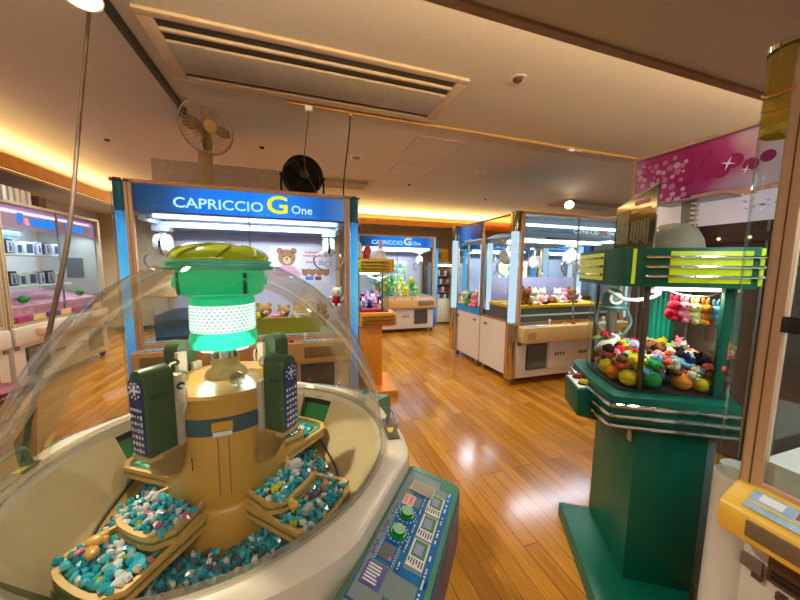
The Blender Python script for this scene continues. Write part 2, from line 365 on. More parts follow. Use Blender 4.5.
def claw_machine(label, loc, rz, style, group=None, claws=((-.78, 1.58), (.72, 1.60))):
    t = thing('claw_machine', label, 'claw machine', loc, rz, group)
    b = MB(); xi = A-.02
    b.b2(-xi, xi, .01, D, .018, .70, .008)
    b.b2(-A-.005, -xi, .11, D-.01, .018, .70); b.b2(xi, A+.005, .11, D-.01, .018, .70)
    b.mi = 1
    for xx in (-.38, .0, .38): b.b2(xx-.002, xx+.002, .006, .012, .11, .49)
    b.build('base_cabinet', [white, M('seam_grey', '#77706a', .6)], t)
    smk = smoke if style != 'blue' else smokegrey
    for s in (-1, 1):
        d = MB(); x = s*.565
        d.b2(x-.16, x+.16, -.004, .012, .115, .445, .006); d.mi = 1; d.b2(x-.145, x+.145, -.008, .0, .13, .43)
        d.build('prize_door', [M('door_frame', '#3c3c38', .4), smk], t)
    cp = MB(); cp.b2(-.36, .36, .0, .012, .11, .46, .003); cp.mi = 1
    for k in range(4):
        for s in (-1, 1): cp.b2(s*.2-.075+k*.043, s*.2-.055+k*.043, -.004, .004, .275, .315)
    cp.mi = 2
    for k in range(3): cp.cyl((-.23+k*.04, -.003, .40), (-.23+k*.04, .004, .40), .006, n=8)
    cp.build('coin_panel', [white, dark, grey], t)
    for s in (-1, 1):
        for yy in (.16, .66): MB().b2(s*(A+.012)-.006, s*(A+.012)+.006, yy-.03, yy+.03, .60, .63).build('latch', grey, t)
        MB().b2(s*(A-.055)-.025, s*(A-.055)+.025, -.004, .02, .44, .48).build('door_lock', grey, t)
    for x in (-A+.03, A-.03):
        for y in (.09, D-.09):
            k = MB(); k.cyl((x-.014, y, -.037), (x+.014, y, -.037), .04, n=16); k.mi = 1; k.cyl((x, y, -.03), (x, y, .02), .03, n=10); k.box((x, y, -.012), (.05, .05, .03), bev=.005)
            k.build('caster', [M('caster_wheel', '#6a625a', .5), grey], t)
    # control shelf
    sw = {'blue': tanwood, 'silver': beige, 'clear': M('golden_shelf', '#f0bc44', .35, var=.05), 'pink': white}[style]
    dd = {'blue': .13, 'silver': .13, 'clear': .10, 'pink': .03}[style]
    sh = MB()
    if style == 'clear':
        sh.prism([(-dd, .585), (-dd-.004, .62), (-dd, .662), (-dd+.012, .675), (-.02, .715), (.015, .718), (.015, .56), (-dd+.02, .57)], -A+.005, A-.005, RXM)
    else: sh.b2(-A+.005, A-.005, -dd, .015, .49 if style != 'clear' else .50, .69 if style != 'clear' else .70, .022)
    shelf = sh.build('control_shelf', sw, t)
    for s in (-1, 1):
        g = MB()
        if style == 'clear': g.b2(s*.63-.19, s*.63+.19, -dd-.006, -dd+.01, .603, .655, .003)
        elif style == 'silver': g.b2(s*.77-.06, s*.77+.06, -dd-.003, -dd+.01, .54, .62)
        elif style == 'pink': g.b2(s*.5-.11, s*.5+.11, -dd-.05, -dd+.01, .56, .65, .02)
        else: g.b2(s*.63-.19, s*.63+.19, -dd-.004, -dd+.01, .545, .65, .003)
        g.build('scoop_tray' if style == 'pink' else 'speaker_grille', {'silver': M('beige_grille', '#b6925a', .7, scale=200, var=.2), 'pink': M('ivory_tray', '#d8b894', .4)}.get(style, darkbrown), shelf)
        if style == 'pink': continue
        p = MB()
        if style == 'clear':
            tl = math.atan2(.040, .068); K = Matrix.Translation((0, -.054, .6985)) @ Matrix.Rotation(tl, 4, 'X')
            def cd(x0, x1, y0, y1, h): p.box(K @ Vector(((x0+x1)/2, (y0+y1)/2, h)), (x1-x0, y1-y0, .002), rx=tl)
            cd(s*.60-.24, s*.60+.24, -.034, .036, .001); p.mi = 3; cd(s*.60-.24, s*.60+.24, -.012, -.006, .0022); p.mi = 1
            for k in range(6): p.mi = 4 if k > 0 else 2; cd(s*.60-.22+k*.075, s*.60-.17+k*.075, .004, .030, .0022)
            p.mi = 5; cd(s*.60-.12, s*.60-.10, -.034, .036, .0026); cd(s*.60+.10, s*.60+.12, -.034, .036, .0026)
        else:
            zz = .692
            p.b2(s*.62-.2, s*.62+.1, -dd+.02, -.015, zz-.003, zz+.002); p.mi = 1
            for k in range(5): p.b2(s*.62-.18+k*.05, s*.62-.15+k*.05, -dd+.035, -dd+.05, zz, zz+.004)
            p.mi = 2; p.b2(s*.62-.02, s*.62+.09, -dd+.03, -.03, zz, zz+.0035)
        p.build('instruction_card', [M('card_blue', '#9db4cc', .5, var=.2, scale=40), navy, whitepaper, yellow, M('card_red', '#b0504a', .5), M('card_brown', '#6a5038', .5)], shelf)
        for k in range(2):
            bt = MB(); bt.cyl((s*.2+k*.13, -dd*.5, .69), (s*.2+k*.13, -dd*.5, .715), .026, .022, 18)
            bt.build('push_button', red if k else yellow, shelf)
        js = MB(); js.cyl((s*.45, -dd*.45, .69), (s*.45, -dd*.45, .74), .006, n=8); js.ball((s*.45, -dd*.45, .75), .018, 12)
        js.build('joystick', whitepaper, shelf)
    # posts, rails, roof
    for s in (-1, 1):
        po = MB(); po.b2(s*A-s*.05, s*A, 0, .035, .69, H-.01, .003); po.mi = 1
        po.b2(s*(A-.026)-.0015, s*(A-.026)+.0015, -.002, .002, .7, H-.02)
        po.build('corner_post', [tan if style != 'pink' else M('ivory_post', '#cdbf9f', .4), M('post_groove', '#6a4c2c', .6)], t)
        MB().b2(s*A-s*.05, s*A, D-.04, D, .69, H-.01, .003).build('rear_post', steel if style in ('silver',) else tan, t)
    rl = MB(); rl.b2(-A, A, 0, .035, H-.03, H, .003); rl.b2(-A, A, D-.035, D, H-.03, H, .003)
    for s in (-1, 1): rl.b2(s*A-s*.035, s*A, .035, D-.035, H-.03, H, .003)
    rmat = ({'blue': tan, 'silver': M('bronze_rail', '#a5805a', .35, .5), 'clear': tan, 'pink': M('ivory_post', '#cdbf9f', .4)}[style])
    rl.build('frame_rail', rmat, t)
    for s in (-1, 1): MB().b2(s*A-s*.03, s*A, .035, D-.03, .69, .73).build('sill_rail', rmat, t)
    MB().b2(-A+.05, A-.05, .004, .03, .69, .73).build('sill_rail', rmat, t)
    MB().b2(-A+.03, A-.03, .03, D-.03, H-.012, H-.002).build('roof_panel', M('roof_grey', '#b0aca6', .5), t)
    # corner columns
    if style != 'pink':
        for s in (-1, 1):
            cx, cy, r = s*(A+(.018 if style == 'clear' else .045)), .055, .06
            zb = .018 if style == 'blue' else .70
            c = MB(); c.lathe([(r, zb), (r, H-.002)], 28, (cx, cy, 0)); col = c.build('corner_column', acrylic, t)
            cap = MB(); cap.lathe([(.0005, H), (r+.003, H), (r+.003, H-.014), (r-.004, H-.014)], 28, (cx, cy, 0)); cap.build('column_cap', chrome, col)
            if style == 'blue':
                l = MB(); l.cyl((cx, cy, .05), (cx, cy, H-.25), .04, n=20); l.mi = 1; l.cyl((cx, cy, H-.25), (cx, cy, H-.02), .045, n=20)
                l.build('column_light', [bluecol, M('teal_film', '#0e4a5e', .3, emit=.3)], col)
            elif style == 'silver':
                bc = MB(); bc.cyl((s*(A-.06), D-.09, .80), (s*(A-.06), D-.09, 1.74), .035, n=18); bc.build('rear_light', whiteglow, t)
                l = MB(); l.cyl((cx, cy, .73), (cx, cy, H-.24), .046, n=20); l.build('column_light', whiteglow, col)
                k = MB(); k.cyl((cx, cy, H-.24), (cx, cy, H-.015), .055, n=24); k.build('column_top', warmchrome if s < 0 else chrome, col)
                k = MB(); k.cyl((cx, cy, .018), (cx, cy, .72), .062, n=28); k.build('column_foot', warmchrome, col)
            else:
                k = MB(); k.cyl((cx, cy, .0), (cx, cy, .70), .066, n=32); k.build('column_foot', white, col)
                k = MB(); k.lathe([(.052, .70), (.052, .73), (.0005, .735)], 28, (cx, cy, 0)); k.build('column_seat', offwhite, col)
                f = MB(); f.lathe([(r-.004, 1.83), (r-.004, H-.02)], 28, (cx, cy, 0)); f.build('printed_film', G('amber_film', '#e8c060', .08, .1, .6, haze=.42, hazecol='#ffd468'), col)
                w = MB()
                for zz, hh, sl in ((1.90, .012, .03), (1.935, .05, .04), (1.995, .006, .03)):
                    w.tube([((r-.002)*math.cos(a*PI/12)+cx, (r-.002)*math.sin(a*PI/12)+cy, zz+hh/2+sl*math.sin(a*PI/12)) for a in range(24)], hh*.12, 6, closed=True)
                w.build('amber_stripe', M('amber_stripe', '#d88a20', .4), col)
                f = MB(); f.lathe([(r-.006, 1.815), (r-.001, 1.815), (r-.001, 1.835), (r-.006, 1.835), (r-.006, 1.815)], 28, (cx, cy, 0)); f.build('yellow_ring', M('ring_yellow', '#d8b820', .4), col)
    # glass
    gz0, gz1 = .725, H-.03
    MB().b2(-A+.05, .012, .012, .018, gz0, gz1).build('glass_pane', glass, t)
    MB().b2(-.012, A-.05, .022, .028, gz0, gz1).build('glass_pane', glass, t)
    MB().b2(-.004, .004, .010, .03, gz0, gz1 if style in ('silver', 'pink') else 1.82).build('pane_edge', M('pane_edge_grey', '#7d8a8a', .3), t)
    for s in (-1, 1): MB().b2(s*(A-.012)-.003, s*(A-.012)+.003, .035, D-.04, gz0, gz1).build('side_glass', glass, t)
    lk = MB(); lk.cyl((.0, .008, .78), (.0, .022, .78), .014, n=14); lk.build('glass_lock', steel, t)
    # interior
    if style == 'blue' or style == 'pink':
        MB().b2(-A+.05, A-.05, D-.03, D-.015, .72, H-.03).build('back_panel', lilac if style == 'blue' else M('pale_mint_back', '#dfe9ea', .5, var=.03), t)
    pf = MB(); pf.b2(-A+.035, A-.035, .03, D-.03, .70, .735 if style == 'blue' else .80); pf.build('prize_floor', {'blue': M('grey_floor', '#8d8a86', .5), 'silver': M('dim_floor', '#6c665c', .5), 'clear': M('pale_bed', '#cfc8b8', .5), 'pink': M('pink_print', '#d88aa8', .5, var=.5, scale=14)}[style], t)
    ga = MB(); ga.b2(-A+.05, A-.05, D*.5-.03, D*.5+.0, 1.74, 1.79); ga.b2(-A+.05, A-.05, D*.5+.04, D*.5+.06, 1.74, 1.77)
    for s in (-1, 1): ga.b2(s*(A-.08)-.02, s*(A-.08)+.02, .06, D-.06, 1.76, 1.80)
    ga.b2(-A+.05, A-.05, D-.10, D-.04, 1.74, 1.80)
    if style != 'pink': ga.build('gantry', paleblue, t)
    else: ga.bm.free()
    if style != 'pink':
        for cx, cz in claws: claw_unit(t, cx, D*.5, cz)
    # lamps
    for yy in ((.075,) if style != 'silver' else (.10,)):
        zz = {'blue': 1.80, 'silver': 1.93, 'clear': 1.96, 'pink': 1.97}[style]
        tb = MB(); tb.cyl((-A+.16, yy, zz), (A-.12, yy, zz), .013, n=12); tl = tb.build('lamp_tube', tubelight, t)
        MB().b2(-A+.08, A-.08, yy+.02, yy+.06, zz-.02, zz+.03).build('lamp_holder', paleblue, t)
    if style == 'silver': MB().b2(-A+.06, A-.06, .13, .14, 1.79, H-.035).build('header_back', M('pale_header_back', '#9fb4c4', .4), t)
    # header
    if style == 'blue':
        hd = MB().b2(-A+.05, A-.05, .032, .05, 1.83, H-.035).build('header_sign', bluehead, t)
        MB().b2(-A+.05, A-.05, .028, .055, 1.815, 1.83).build('header_trim', M('purple_trim', '#7a6aa0', .4), hd)
        y = .0305
        text('lettering', 'CAPRICCIO', .118, letterblue, hd, (-.575, y, 1.874), bold=.0015, sx=1.13)
        text('lettering', 'G', .215, letteryellow, hd, (.14, y, 1.872), bold=.004, sx=1.25)
        text('lettering', 'One', .105, letterblue, hd, (.355, y, 1.876), bold=.001, sx=1.0)
    if style in ('blue', 'blueback'):
        for s in (-1, 1): MB().b2(s*(A-.02)-.004, s*(A-.02)+.004, .04, D-.04, 1.83, H-.035).build('side_sign', sidehead, t)
    return t
g_cap = None
cap1 = claw_machine('large claw machine with blue lettered header directly behind the glass dome', (-.395, 3.08, 0), 0, 'blue')
cap2 = claw_machine('distant claw machine with blue lettered header against the back wall', (2.075, 6.5, 0), 0, 'blue', claws=((.66, 1.55), (-.3, 1.55)))
wm = claw_machine('white claw machine with copper top strip and plush row facing the aisle', (3.43, 3.13, 0), 0, 'silver', claws=((-.78, 1.55), (.3, 1.56)))
wb = claw_machine('white claw machine with blue header back to back behind the copper topped one', (3.43, 4.74, 0), PI, 'silver', claws=((.5, 1.55), (-.4, 1.5)))
cap3 = claw_machine('blue lettered claw machine far right seen only through the white machine glass', (6.45, 6.5, 0), 0, 'blue')
cap4 = claw_machine('added blue lettered claw machine by the back wall behind the rear white machine', (4.6, 6.5, 0), 0, 'blue')  # machine added to brighten the view through the rear glass
rm = claw_machine('white claw machine with golden shelf and clear corner tube at right edge', (1.37, -.325, 0), -PI/2, 'clear', claws=((0, 1.5), (.5, 1.5)))

# tinted mirror and blue side headers and strips on the two white machines
cs = MB(); zt = H-.035
for k in range(12):
    y0, y1 = .11+k*.055, .11+(k+1)*.055
    f = lambda y: 1.80+.045*(1-((y-.44)/.33)**2)
    cs.b2(-A+.012, -A+.022, y0, y1, (f((y0+y1)/2)), zt)
cs.build('side_mirror', mirror, wm)
MB().b2(-A-.004, -A+.012, .10, D-.03, H-.20, H-.03).build('side_band', mirror, wm)
MB().b2(A-.004, A+.008, .12, D-.03, 1.82, H-.035).build('side_sign', sidehead, wb)
MB().b2(A-.004, A+.009, .12, D-.03, .70, .80).build('side_band', M('blue_band', '#1c86c8', .35, emit=.15), wb)
hs = MB().b2(-A+.06, A-.06, .05, .056, 1.84, 1.90).build('header_sign', G('clear_header', '#d8e4ee', .1, .05, .8, haze=.25, hazecol='#c8d4e0'), wm)
text('lettering', 'CAPRICCIO', .075, M('white_letters', '#eaf2f8', .4, emit=.5), hs, (-.05, .046, 1.85), bold=.001, sx=1.1)
text('lettering', 'G', .12, M('orange_letters', '#d8542a', .4, emit=.4), hs, (.42, .046, 1.845), bold=.002)
text('lettering', 'One', .07, M('white_letters', '#eaf2f8', .4, emit=.5), hs, (.53, .046, 1.85))

# ------------------------------------------------------------------ soft toys
_pm = {}
TOY = {'pink': '#f08a98', 'coral': '#ee6a5e', 'red': '#c62436', 'yellow': '#e8c62a', 'pale yellow': '#e4dc86', 'teal': '#6a98a0', 'sky blue': '#7cb2d4',
       'navy': '#23264e', 'black': '#262020', 'brown': '#7c4a2a', 'green': '#3c9a4a', 'lime': '#a8c46a', 'white': '#e6e4e2', 'lilac': '#a48ad0', 'cream': '#e6d4b0', 'orange': '#e8862e', 'tan': '#b8864e', 'grey': '#8c96a0'}
def fur(c): return M('fur_'+c.replace(' ', '_'), TOY[c], .95, var=.16, scale=90, bump=.4, spec=.1)
def toy_mesh(kind, col):
    """unit-size soft toy (about 1 across, sitting on z=0): the body, head, limbs and ears in one mesh, felt eyes"""
    key = (kind, col)
    if key in _pm: return _pm[key]
    m = MB()
    if kind == 'animal':
        m.ball((0, 0, .34), .34, 12, (1, .95, 1)); m.ball((0, -.08, .82), .27, 12, (1.08, .95, .95))
        for s in (-1, 1):
            m.ball((s*.2, 0, 1.08), .1, 8, (1, .6, 1.1)); m.ball((s*.34, -.1, .45), .13, 8, (.9, .9, 1.5), (0, s*.7, 0)); m.ball((s*.22, -.28, .12), .14, 8, (1, 1.4, .9))
        m.ball((0, -.32, .76), .11, 8)
        m.mi = 1
        for s in (-1, 1): m.ball((s*.11, -.32, .88), .035, 6)
        m.ball((0, -.43, .78), .03, 6)
    elif kind == 'lump':
        m.ball((0, 0, .36), .4, 12, (1.2, .95, .9)); m.ball((.32, -.05, .4), .25, 10); m.ball((-.36, .05, .28), .2, 8, (1.3, .8, .8)); m.ball((.1, .25, .2), .2, 8); m.ball((-.1, -.3, .2), .17, 8); m.ball((.4, .12, .62), .1, 8); m.ball((.4, -.16, .62), .1, 8)
        m.mi = 1; m.ball((.54, .05, .46), .035, 6); m.ball((.54, -.13, .46), .035, 6)
    elif kind == 'long':
        m.tube(catmull([(-.5, 0, .18), (-.2, .12, .26), (.15, -.06, .24), (.45, .05, .3)], 4), [.1, .12, .14, .16, .17, .18, .19, .19, .18, .18, .19, .2, .17], 10); m.ball((.5, .05, .34), .24, 10)
        m.ball((.5, .2, .56), .08, 6); m.ball((.5, -.1, .56), .08, 6); m.ball((.1, .2, .12), .12, 6); m.ball((-.2, -.1, .12), .12, 6)
        m.mi = 1; m.ball((.7, .12, .42), .03, 6); m.ball((.7, -.02, .42), .03, 6)
    elif kind == 'ball':
        m.ball((0, 0, .5), .5, 20)
        m.mi = 1; m.tube([(.505*math.cos(a*PI/12), .505*math.sin(a*PI/12), .5) for a in range(24)], .012, 5, closed=True)
    elif kind == 'bunny':
        m.ball((0, 0, .3), .3, 10); m.ball((0, -.04, .7), .24, 10, (1.1, 1, .95))
        for s in (-1, 1): m.ball((s*.12, 0, 1.05), .08, 8, (1, .7, 2.2), (0, s*.2, 0)); m.ball((s*.3, -.1, .4), .11, 8); m.ball((s*.18, -.24, .1), .12, 8, (1, 1.4, 1))
        m.mi = 1
        for s in (-1, 1): m.ball((s*.1, -.25, .74), .035, 6)
    m.mi = 0
    o = m.build('soft_toy', [fur(col), dark]); me = o.data; bpy.data.objects.remove(o); _pm[key] = me; return me
def toy(name, label, cat, loc, size, kind, col, rz=0, group=None, rx=0, ry=0):
    o = bpy.data.objects.new(name, toy_mesh(kind, col)); C.objects.link(o)
    o.location = loc; o.scale = (size,)*3; o.rotation_euler = (rx, ry, rz)
    return tag(o, label, cat, group)
def teddy(label, loc, size, rz, col, top, group=None):
    """larger prize bear: body, head, ears, arms and legs with muzzle and eyes"""
    t = thing('teddy_bear', label, 'teddy bear', loc, rz, group); q = size
    b = MB(); b.ball((0, 0, .3*q), .26*q, 14, (1, .9, 1.15)); b.build('body', fur(top), t)
    h = MB(); h.ball((0, -.04*q, .76*q), .25*q, 16, (1.08, .95, .95)); hd = h.build('head', fur(col), t)
    for s in (-1, 1):
        e = MB(); e.ball((s*.2*q, -.01*q, .97*q), .085*q, 10, (1, .6, 1)); e.build('ear', fur(col), hd)
        e = MB(); e.ball((s*.29*q, -.08*q, .4*q), .1*q, 10, (.9, .9, 1.7), (0, s*.6, 0)); e.build('arm', fur(col), t)
        e = MB(); e.ball((s*.17*q, -.24*q, .1*q), .11*q, 10, (1, 1.6, .95)); e.build('leg', fur(col), t)
        e = MB(); e.ball((s*.09*q, -.26*q, .81*q), .025*q, 8); e.build('eye', dark, hd)
    m = MB(); m.ball((0, -.26*q, .70*q), .1*q, 10, (1.1, .8, .85)); m.mi = 1; m.ball((0, -.345*q, .73*q), .028*q, 8); m.build('muzzle', [fur('cream'), dark], hd)
    return t

# ------------------------------------------------------------------ contents of the blue machine behind the dome
def bear_poster():
    t = thing('bear_poster', 'white prize poster with a teddy bear on the back wall of the blue machine', 'poster', (.07, 3.846, 1.42))
    MB().b2(-.36, .30, -.003, .003, -.22, .20).build('sheet', M('poster_sheet', '#d9d4e2', .5, var=.03), t)
    def disc(mb, x, z, r, sx=1, sz=1, d=0):
        mb.cyl((x, -.004-d, z), (x, -.003, z), r, n=20)
    b = MB(); b.mi = 0; disc(b, -.18, .07, .095); disc(b, -.255, .145, .036); disc(b, -.105, .145, .036)
    b.mi = 1; disc(b, -.18, .04, .042, d=.001)
    b.mi = 2; disc(b, -.215, .085, .009, d=.002); disc(b, -.145, .085, .009, d=.002); disc(b, -.18, .055, .011, d=.002)
    b.mi = 3; b.prism([(-.30, -.14), (-.30, -.05), (-.24, -.02), (-.12, -.02), (-.05, -.08), (-.02, -.14)], .003, .0042, Matrix.Rotation(R(90), 4, 'X'))
    b.mi = 0
    for x in (.02, .10, .18, .255): disc(b, x, -.10, .04, d=.0014); disc(b, x-.03, -.068, .014, d=.0014); disc(b, x+.03, -.068, .014, d=.0014)
    b.mi = 4; b.b2(.02, .11, -.0062, -.003, -.19, -.145); b.mi = 5; b.b2(.13, .2, -.0062, -.003, -.19, -.145)
    b.build('bear_print', [M('bear_print_brown', '#a8764c', .6), M('bear_print_cream', '#d8b48a', .6), dark, M('pink_print_flat', '#d8a0ba', .6), M('blue_print_flat', '#5a7ac8', .6), M('brown_print_flat', '#7a4a4a', .6)], t)
    ln = MB()
    for zz, x0, x1 in ((.135, .02, .27), (.095, 0, .27), (.02, .03, .13)):
        x = x0
        while x < x1: w = random.uniform(.012, .026); ln.b2(x, x+w, -.005, -.003, zz-.012, zz+.012); x += w+.007
    ln.build('printed_lines', M('red_print', '#d86a70', .6), t)
    k = MB(); k.tube([(.28+.03*math.cos(a*PI/8), -.005, .0+.03*math.sin(a*PI/8)) for a in range(16)], .003, 5, closed=True)
    for i in range(10): k.b2(.18+(i % 4)*.017, .19+(i % 4)*.017, -.005, -.003, -.01+(i//4)*.02, .002+(i//4)*.02)
    k.build('line_drawing', dark, t)
bear_poster()
def slide(label, loc, w, l, tilt, rz, mat, sticker):
    t = thing('prize_slide', label, 'prize slide', loc, rz)
    m = MB(); m.box((0, 0, 0), (w, l, .012), rx=tilt, bev=.004); m.build('board', mat, t)
    r = Matrix.Rotation(tilt, 4, 'X')
    if sticker:
        s = MB(); s.box(r @ Vector((0, -l*.26, .0075)), (w*.94, l*.44, .003), rx=tilt); s.mi = 1
        for k in range(5):
            for j in range(7):
                if random.random() < .8: s.box(r @ Vector((-w*.38+j*w*.125, -l*.42+k*l*.08, .0096)), (w*.09, l*.045, .002), rx=tilt)
        s.build('warning_label', [M('amber_label', '#c8922a', .4), blackpaint], t)
    for s in (-1, 1):
        p = r @ Vector((s*w*.4, l*.42, -.01)); q = r @ Vector((s*w*.4, -l*.42, -.01))
        k = MB(); k.cyl((p.x, p.y, .732-loc[2]), p, .008, n=8); k.build('support_rod', paleblue, t)
    return t
slide('grey sloping prize slide with an amber warning label in the blue machine', (.10, 3.36, 1.04), .19, .42, R(40), R(-28), M('grey_board', '#a49a90', .3), True)
slide('plain tan sloping prize slide in the left half of the blue machine', (-1.12, 3.42, 1.20), .30, .36, R(30), R(-16), M('tan_board', '#b88a5a', .4), False)
t = thing('prize_bin', 'clear grey prize bin on the left floor of the blue machine', 'prize bin', (-.82, 3.45, .735))
m = MB()
for s in (-1, 1): m.b2(s*.36-.005, s*.36+.005, -.26, .26, 0, .22)
m.b2(-.355, .355, -.265, -.255, 0, .18); m.b2(-.355, .355, .255, .265, 0, .22); m.build('bin_wall', G('grey_acrylic', '#c4d0d6', .15, .02, .9, haze=.2, hazecol='#9aa4a8'), t)
MB().b2(-.35, .0, -.25, .25, .001, .03).build('bin_mat', M('blue_mat', '#3a6a94', .5), t)
t = thing('prize_net', 'yellow net screen around the plush on the blue machine floor', 'net', (-.15, 3.46, .735))
m = MB()
def net(m, x0, x1, y0, y1, z0, z1, n):
    for i in range(n+1):
        x = x0+(x1-x0)*i/n; y = y0+(y1-y0)*i/n
        m.cyl((x, y, z0), (x, y, z1), .003, n=5)
    for k in range(5):
        z = z0+(z1-z0)*k/4; m.cyl((x0, y0, z), (x1, y1, z), .003, n=5)
net(m, -.38, .36, -.24, -.24, 0, .16, 22); net(m, -.38, -.38, -.24, .2, 0, .16, 10); net(m, .36, .36, -.24, .2, 0, .16, 10)
m.build('mesh', M('yellow_net', '#d8cc4a', .5), t)
m = MB(); m.b2(-.38, .36, -.246, -.234, 0, .15); m.build('film', G('yellow_film', '#f0f08a', .1, .1, .5, haze=.35, hazecol='#d8dc50'), t)
teddy('brown teddy bear lying with a yellow shirt in the blue machine', (-.33, 3.42, .74), .27, R(20), 'tan', 'yellow')
teddy('light brown teddy bear in the middle of the blue machine plush', (-.14, 3.48, .74), .24, R(-15), 'tan', 'pink')
teddy('tan teddy bear beside the warning label in the blue machine', (.02, 3.56, .74), .26, R(10), 'tan', 'cream')
teddy('small tan teddy bear near the right post inside the blue machine', (.26, 3.6, .74), .22, R(-20), 'tan', 'pink')
teddy('tan bear in red shirt hanging at the blue machine right post', (.385, 3.28, .98), .2, R(-15), 'cream', 'red')
toy('soft_toy', 'yellow duck shaped toy on top of the yellow netted plush', 'soft toy', (-.42, 3.35, .85), .13, 'lump', 'yellow', R(30))
toy('soft_toy', 'pink toy lying on the yellow netted plush', 'soft toy', (-.23, 3.34, .86), .12, 'long', 'pink', R(20))
toy('soft_toy', 'pale toy hanging low at the right glass of the blue machine', 'soft toy', (.16, 3.6, .74), .15, 'animal', 'cream')

# far blue machine: green and yellow prizes
k = 0
for i in range(5):
    for j in range(3):
        c = ('lime', 'green', 'pale yellow', 'yellow', 'lime')[(i+2*j) % 5]; x = 1.72+i*.22+random.uniform(-.03, .03); k += 1
        toy('soft_toy', {'lime': 'lime green', 'green': 'green', 'pale yellow': 'pale yellow', 'yellow': 'yellow'}[c]+' plush prize heaped in the distant blue machine', 'soft toy', (x, 6.75+j*.16, .735+j*.1), .2, 'animal', c, random.uniform(-.5, .5), 'prizes in the distant blue machine')
t = thing('prize_rack', 'pegboard rack of small green and blue packets in the distant blue machine', 'prize rack', (2.1, 7.22, 1.25))
MB().b2(-.45, .45, -.005, .01, -.2, .28).build('board', M('pale_board', '#cfdcdc', .5), t)
for i in range(8):
    for j in range(3):
        MB().b2(-.42+i*.108, -.35+i*.108, -.03, -.006, -.15+j*.14, -.05+j*.14, .004).build('packet', M('packet_%d' % ((i*2+j) % 3), ('#8ac46a', '#d8d890', '#5a9ac8')[(i*2+j) % 3], .5), t)

# white machine facing the aisle: yellow-edged tray and the plush row
t = thing('prize_tray', 'wide prize tray with yellow edge inside the copper topped white machine', 'prize tray', (3.38, 3.55, .80))
MB().b2(-.78, .80, -.26, .32, 0, .10).build('tray_board', M('dim_floor', '#6c665c', .5), t)
m = MB(); m.b2(-.79, .81, -.275, -.255, .085, .12); m.b2(-.79, -.77, -.255, .32, .085, .12); m.b2(.79, .81, -.255, .32, .085, .12); m.b2(-.77, .79, .32, .34, .085, .12); m.build('yellow_edge', M('yellow_edge', '#e8bc1c', .4), t)
MB().b2(-.77, .79, -.25, .1, .101, .112).build('yellow_mat', M('yellow_mat', '#dca828', .5), t)
tag(MB().b2(-.82, .80, -.006, .006, 0, .34, .004).build('low_backdrop', M('low_lilac', '#8f8aa8', .6), loc=(3.4, 3.88, .92)), 'low lilac backdrop panel behind the plush row in the white machine', 'panel')
for (x, y, c, s, kd, rz, lab) in (
    (2.92, 3.45, 'brown', .17, 'animal', -.5, 'brown and round plush dog sitting leftmost in the white machine tray'),
    (3.00, 3.40, 'cream', .16, 'animal', .3, 'cream plush puppy leaning on the brown plush dog'),
    (3.10, 3.5, 'pink', .13, 'animal', 0, 'pink plush right beside the cream puppy'),
    (3.22, 3.5, 'pink', .14, 'lump', .4, 'pink plush lying in the middle of the white machine tray'),
    (3.30, 3.58, 'cream', .15, 'animal', -.2, 'cream plush behind the middle pink one'),
    (3.40, 3.48, 'brown', .12, 'lump', .8, 'small brown plush lying between pale plush animals'),
    (3.50, 3.5, 'white', .15, 'animal', -.3, 'white plush right of the small brown one'),
    (3.62, 3.5, 'pink', .14, 'bunny', .2, 'pink plush bunny right of the white plush'),
    (3.74, 3.48, 'brown', .16, 'animal', -.4, 'brown plush beside the green machine rails in the white tray'),
    (3.86, 3.5, 'white', .15, 'bunny', 0, 'white plush bunny seen through the green machine glass'),
    (3.16, 3.34, 'black', .08, 'long', .1, 'small black toy on the yellow edge of the white machine tray')):
    toy('soft_toy', lab, 'soft toy', (x, y, .912), s*1.22, kd, c, rz)
k = 0
for (x, y, z, c, s) in ((2.58, 4.15, .80, 'pink', .2), (2.6, 4.3, .80, 'green', .2), (2.62, 3.98, .80, 'lilac', .18), (2.75, 4.2, .80, 'white', .2), (2.8, 4.05, .95, 'lime', .2), (2.6, 4.5, .8, 'cream', .2), (2.8, 4.45, .8, 'pale yellow', .2)):
    toy('soft_toy', c+' plush near the side glass of the rear white machine', 'soft toy', (x, y, z), s, 'animal', c, -1.5, None)
t = thing('prize_poster', 'prize poster with small pictures seen through the white machine side glass', 'poster', (3.2, 3.905, 1.25))
MB().b2(-.4, .1, -.003, .003, -.3, .25).build('sheet', M('poster_white', '#d8dcd8', .5, var=.03), t)
m = MB()
for i in range(4):
    for j in range(4): m.mi = (i+j*3) % 4; m.b2(-.36+i*.11, -.29+i*.11, -.006, -.003, -.26+j*.12, -.19+j*.12)
m.build('pictures', [M('pic_red', '#b85a5a', .5), M('pic_yellow', '#d8c25a', .5), M('pic_green', '#5a9a6a', .5), M('pic_grey', '#8a8a94', .5)], t)
# right machine interior
tag(MB().tube(catmull([(.1, .2, 0), (-.03, .1, .0), (-.07, -.1, .0), (.05, -.25, 0)], 6), .035, 10).build('prize_pack', M('blue_white_pack', '#9cc8e4', .4, var=.4, scale=20), loc=(1.65, -.15, .84)), 'pale blue prize lying inside the right edge machine', 'prize')
m = MB(); m.b2(-.80, -.66, -.004, .012, .44, .55, .003); m.mi = 1; m.b2(-.79, -.68, -.007, 0, .455, .467); m.b2(-.79, -.68, -.007, 0, .474, .482)
m.build('bill_slot', [M('slot_brown', '#6a5340', .4, .5), dark], rm)
for x, z in ((-.82, .43), (-.765, .41), (-.66, .42)): MB().b2(x-.012, x+.012, -.004, .012, z-.012, z+.012, .002).build('lock_plate', M('slot_brown', '#6a5340', .4, .5), rm)
t = thing('glass_latch', 'steel latch on the glass of the right edge machine', 'latch', (1.378, .475, 1.24))
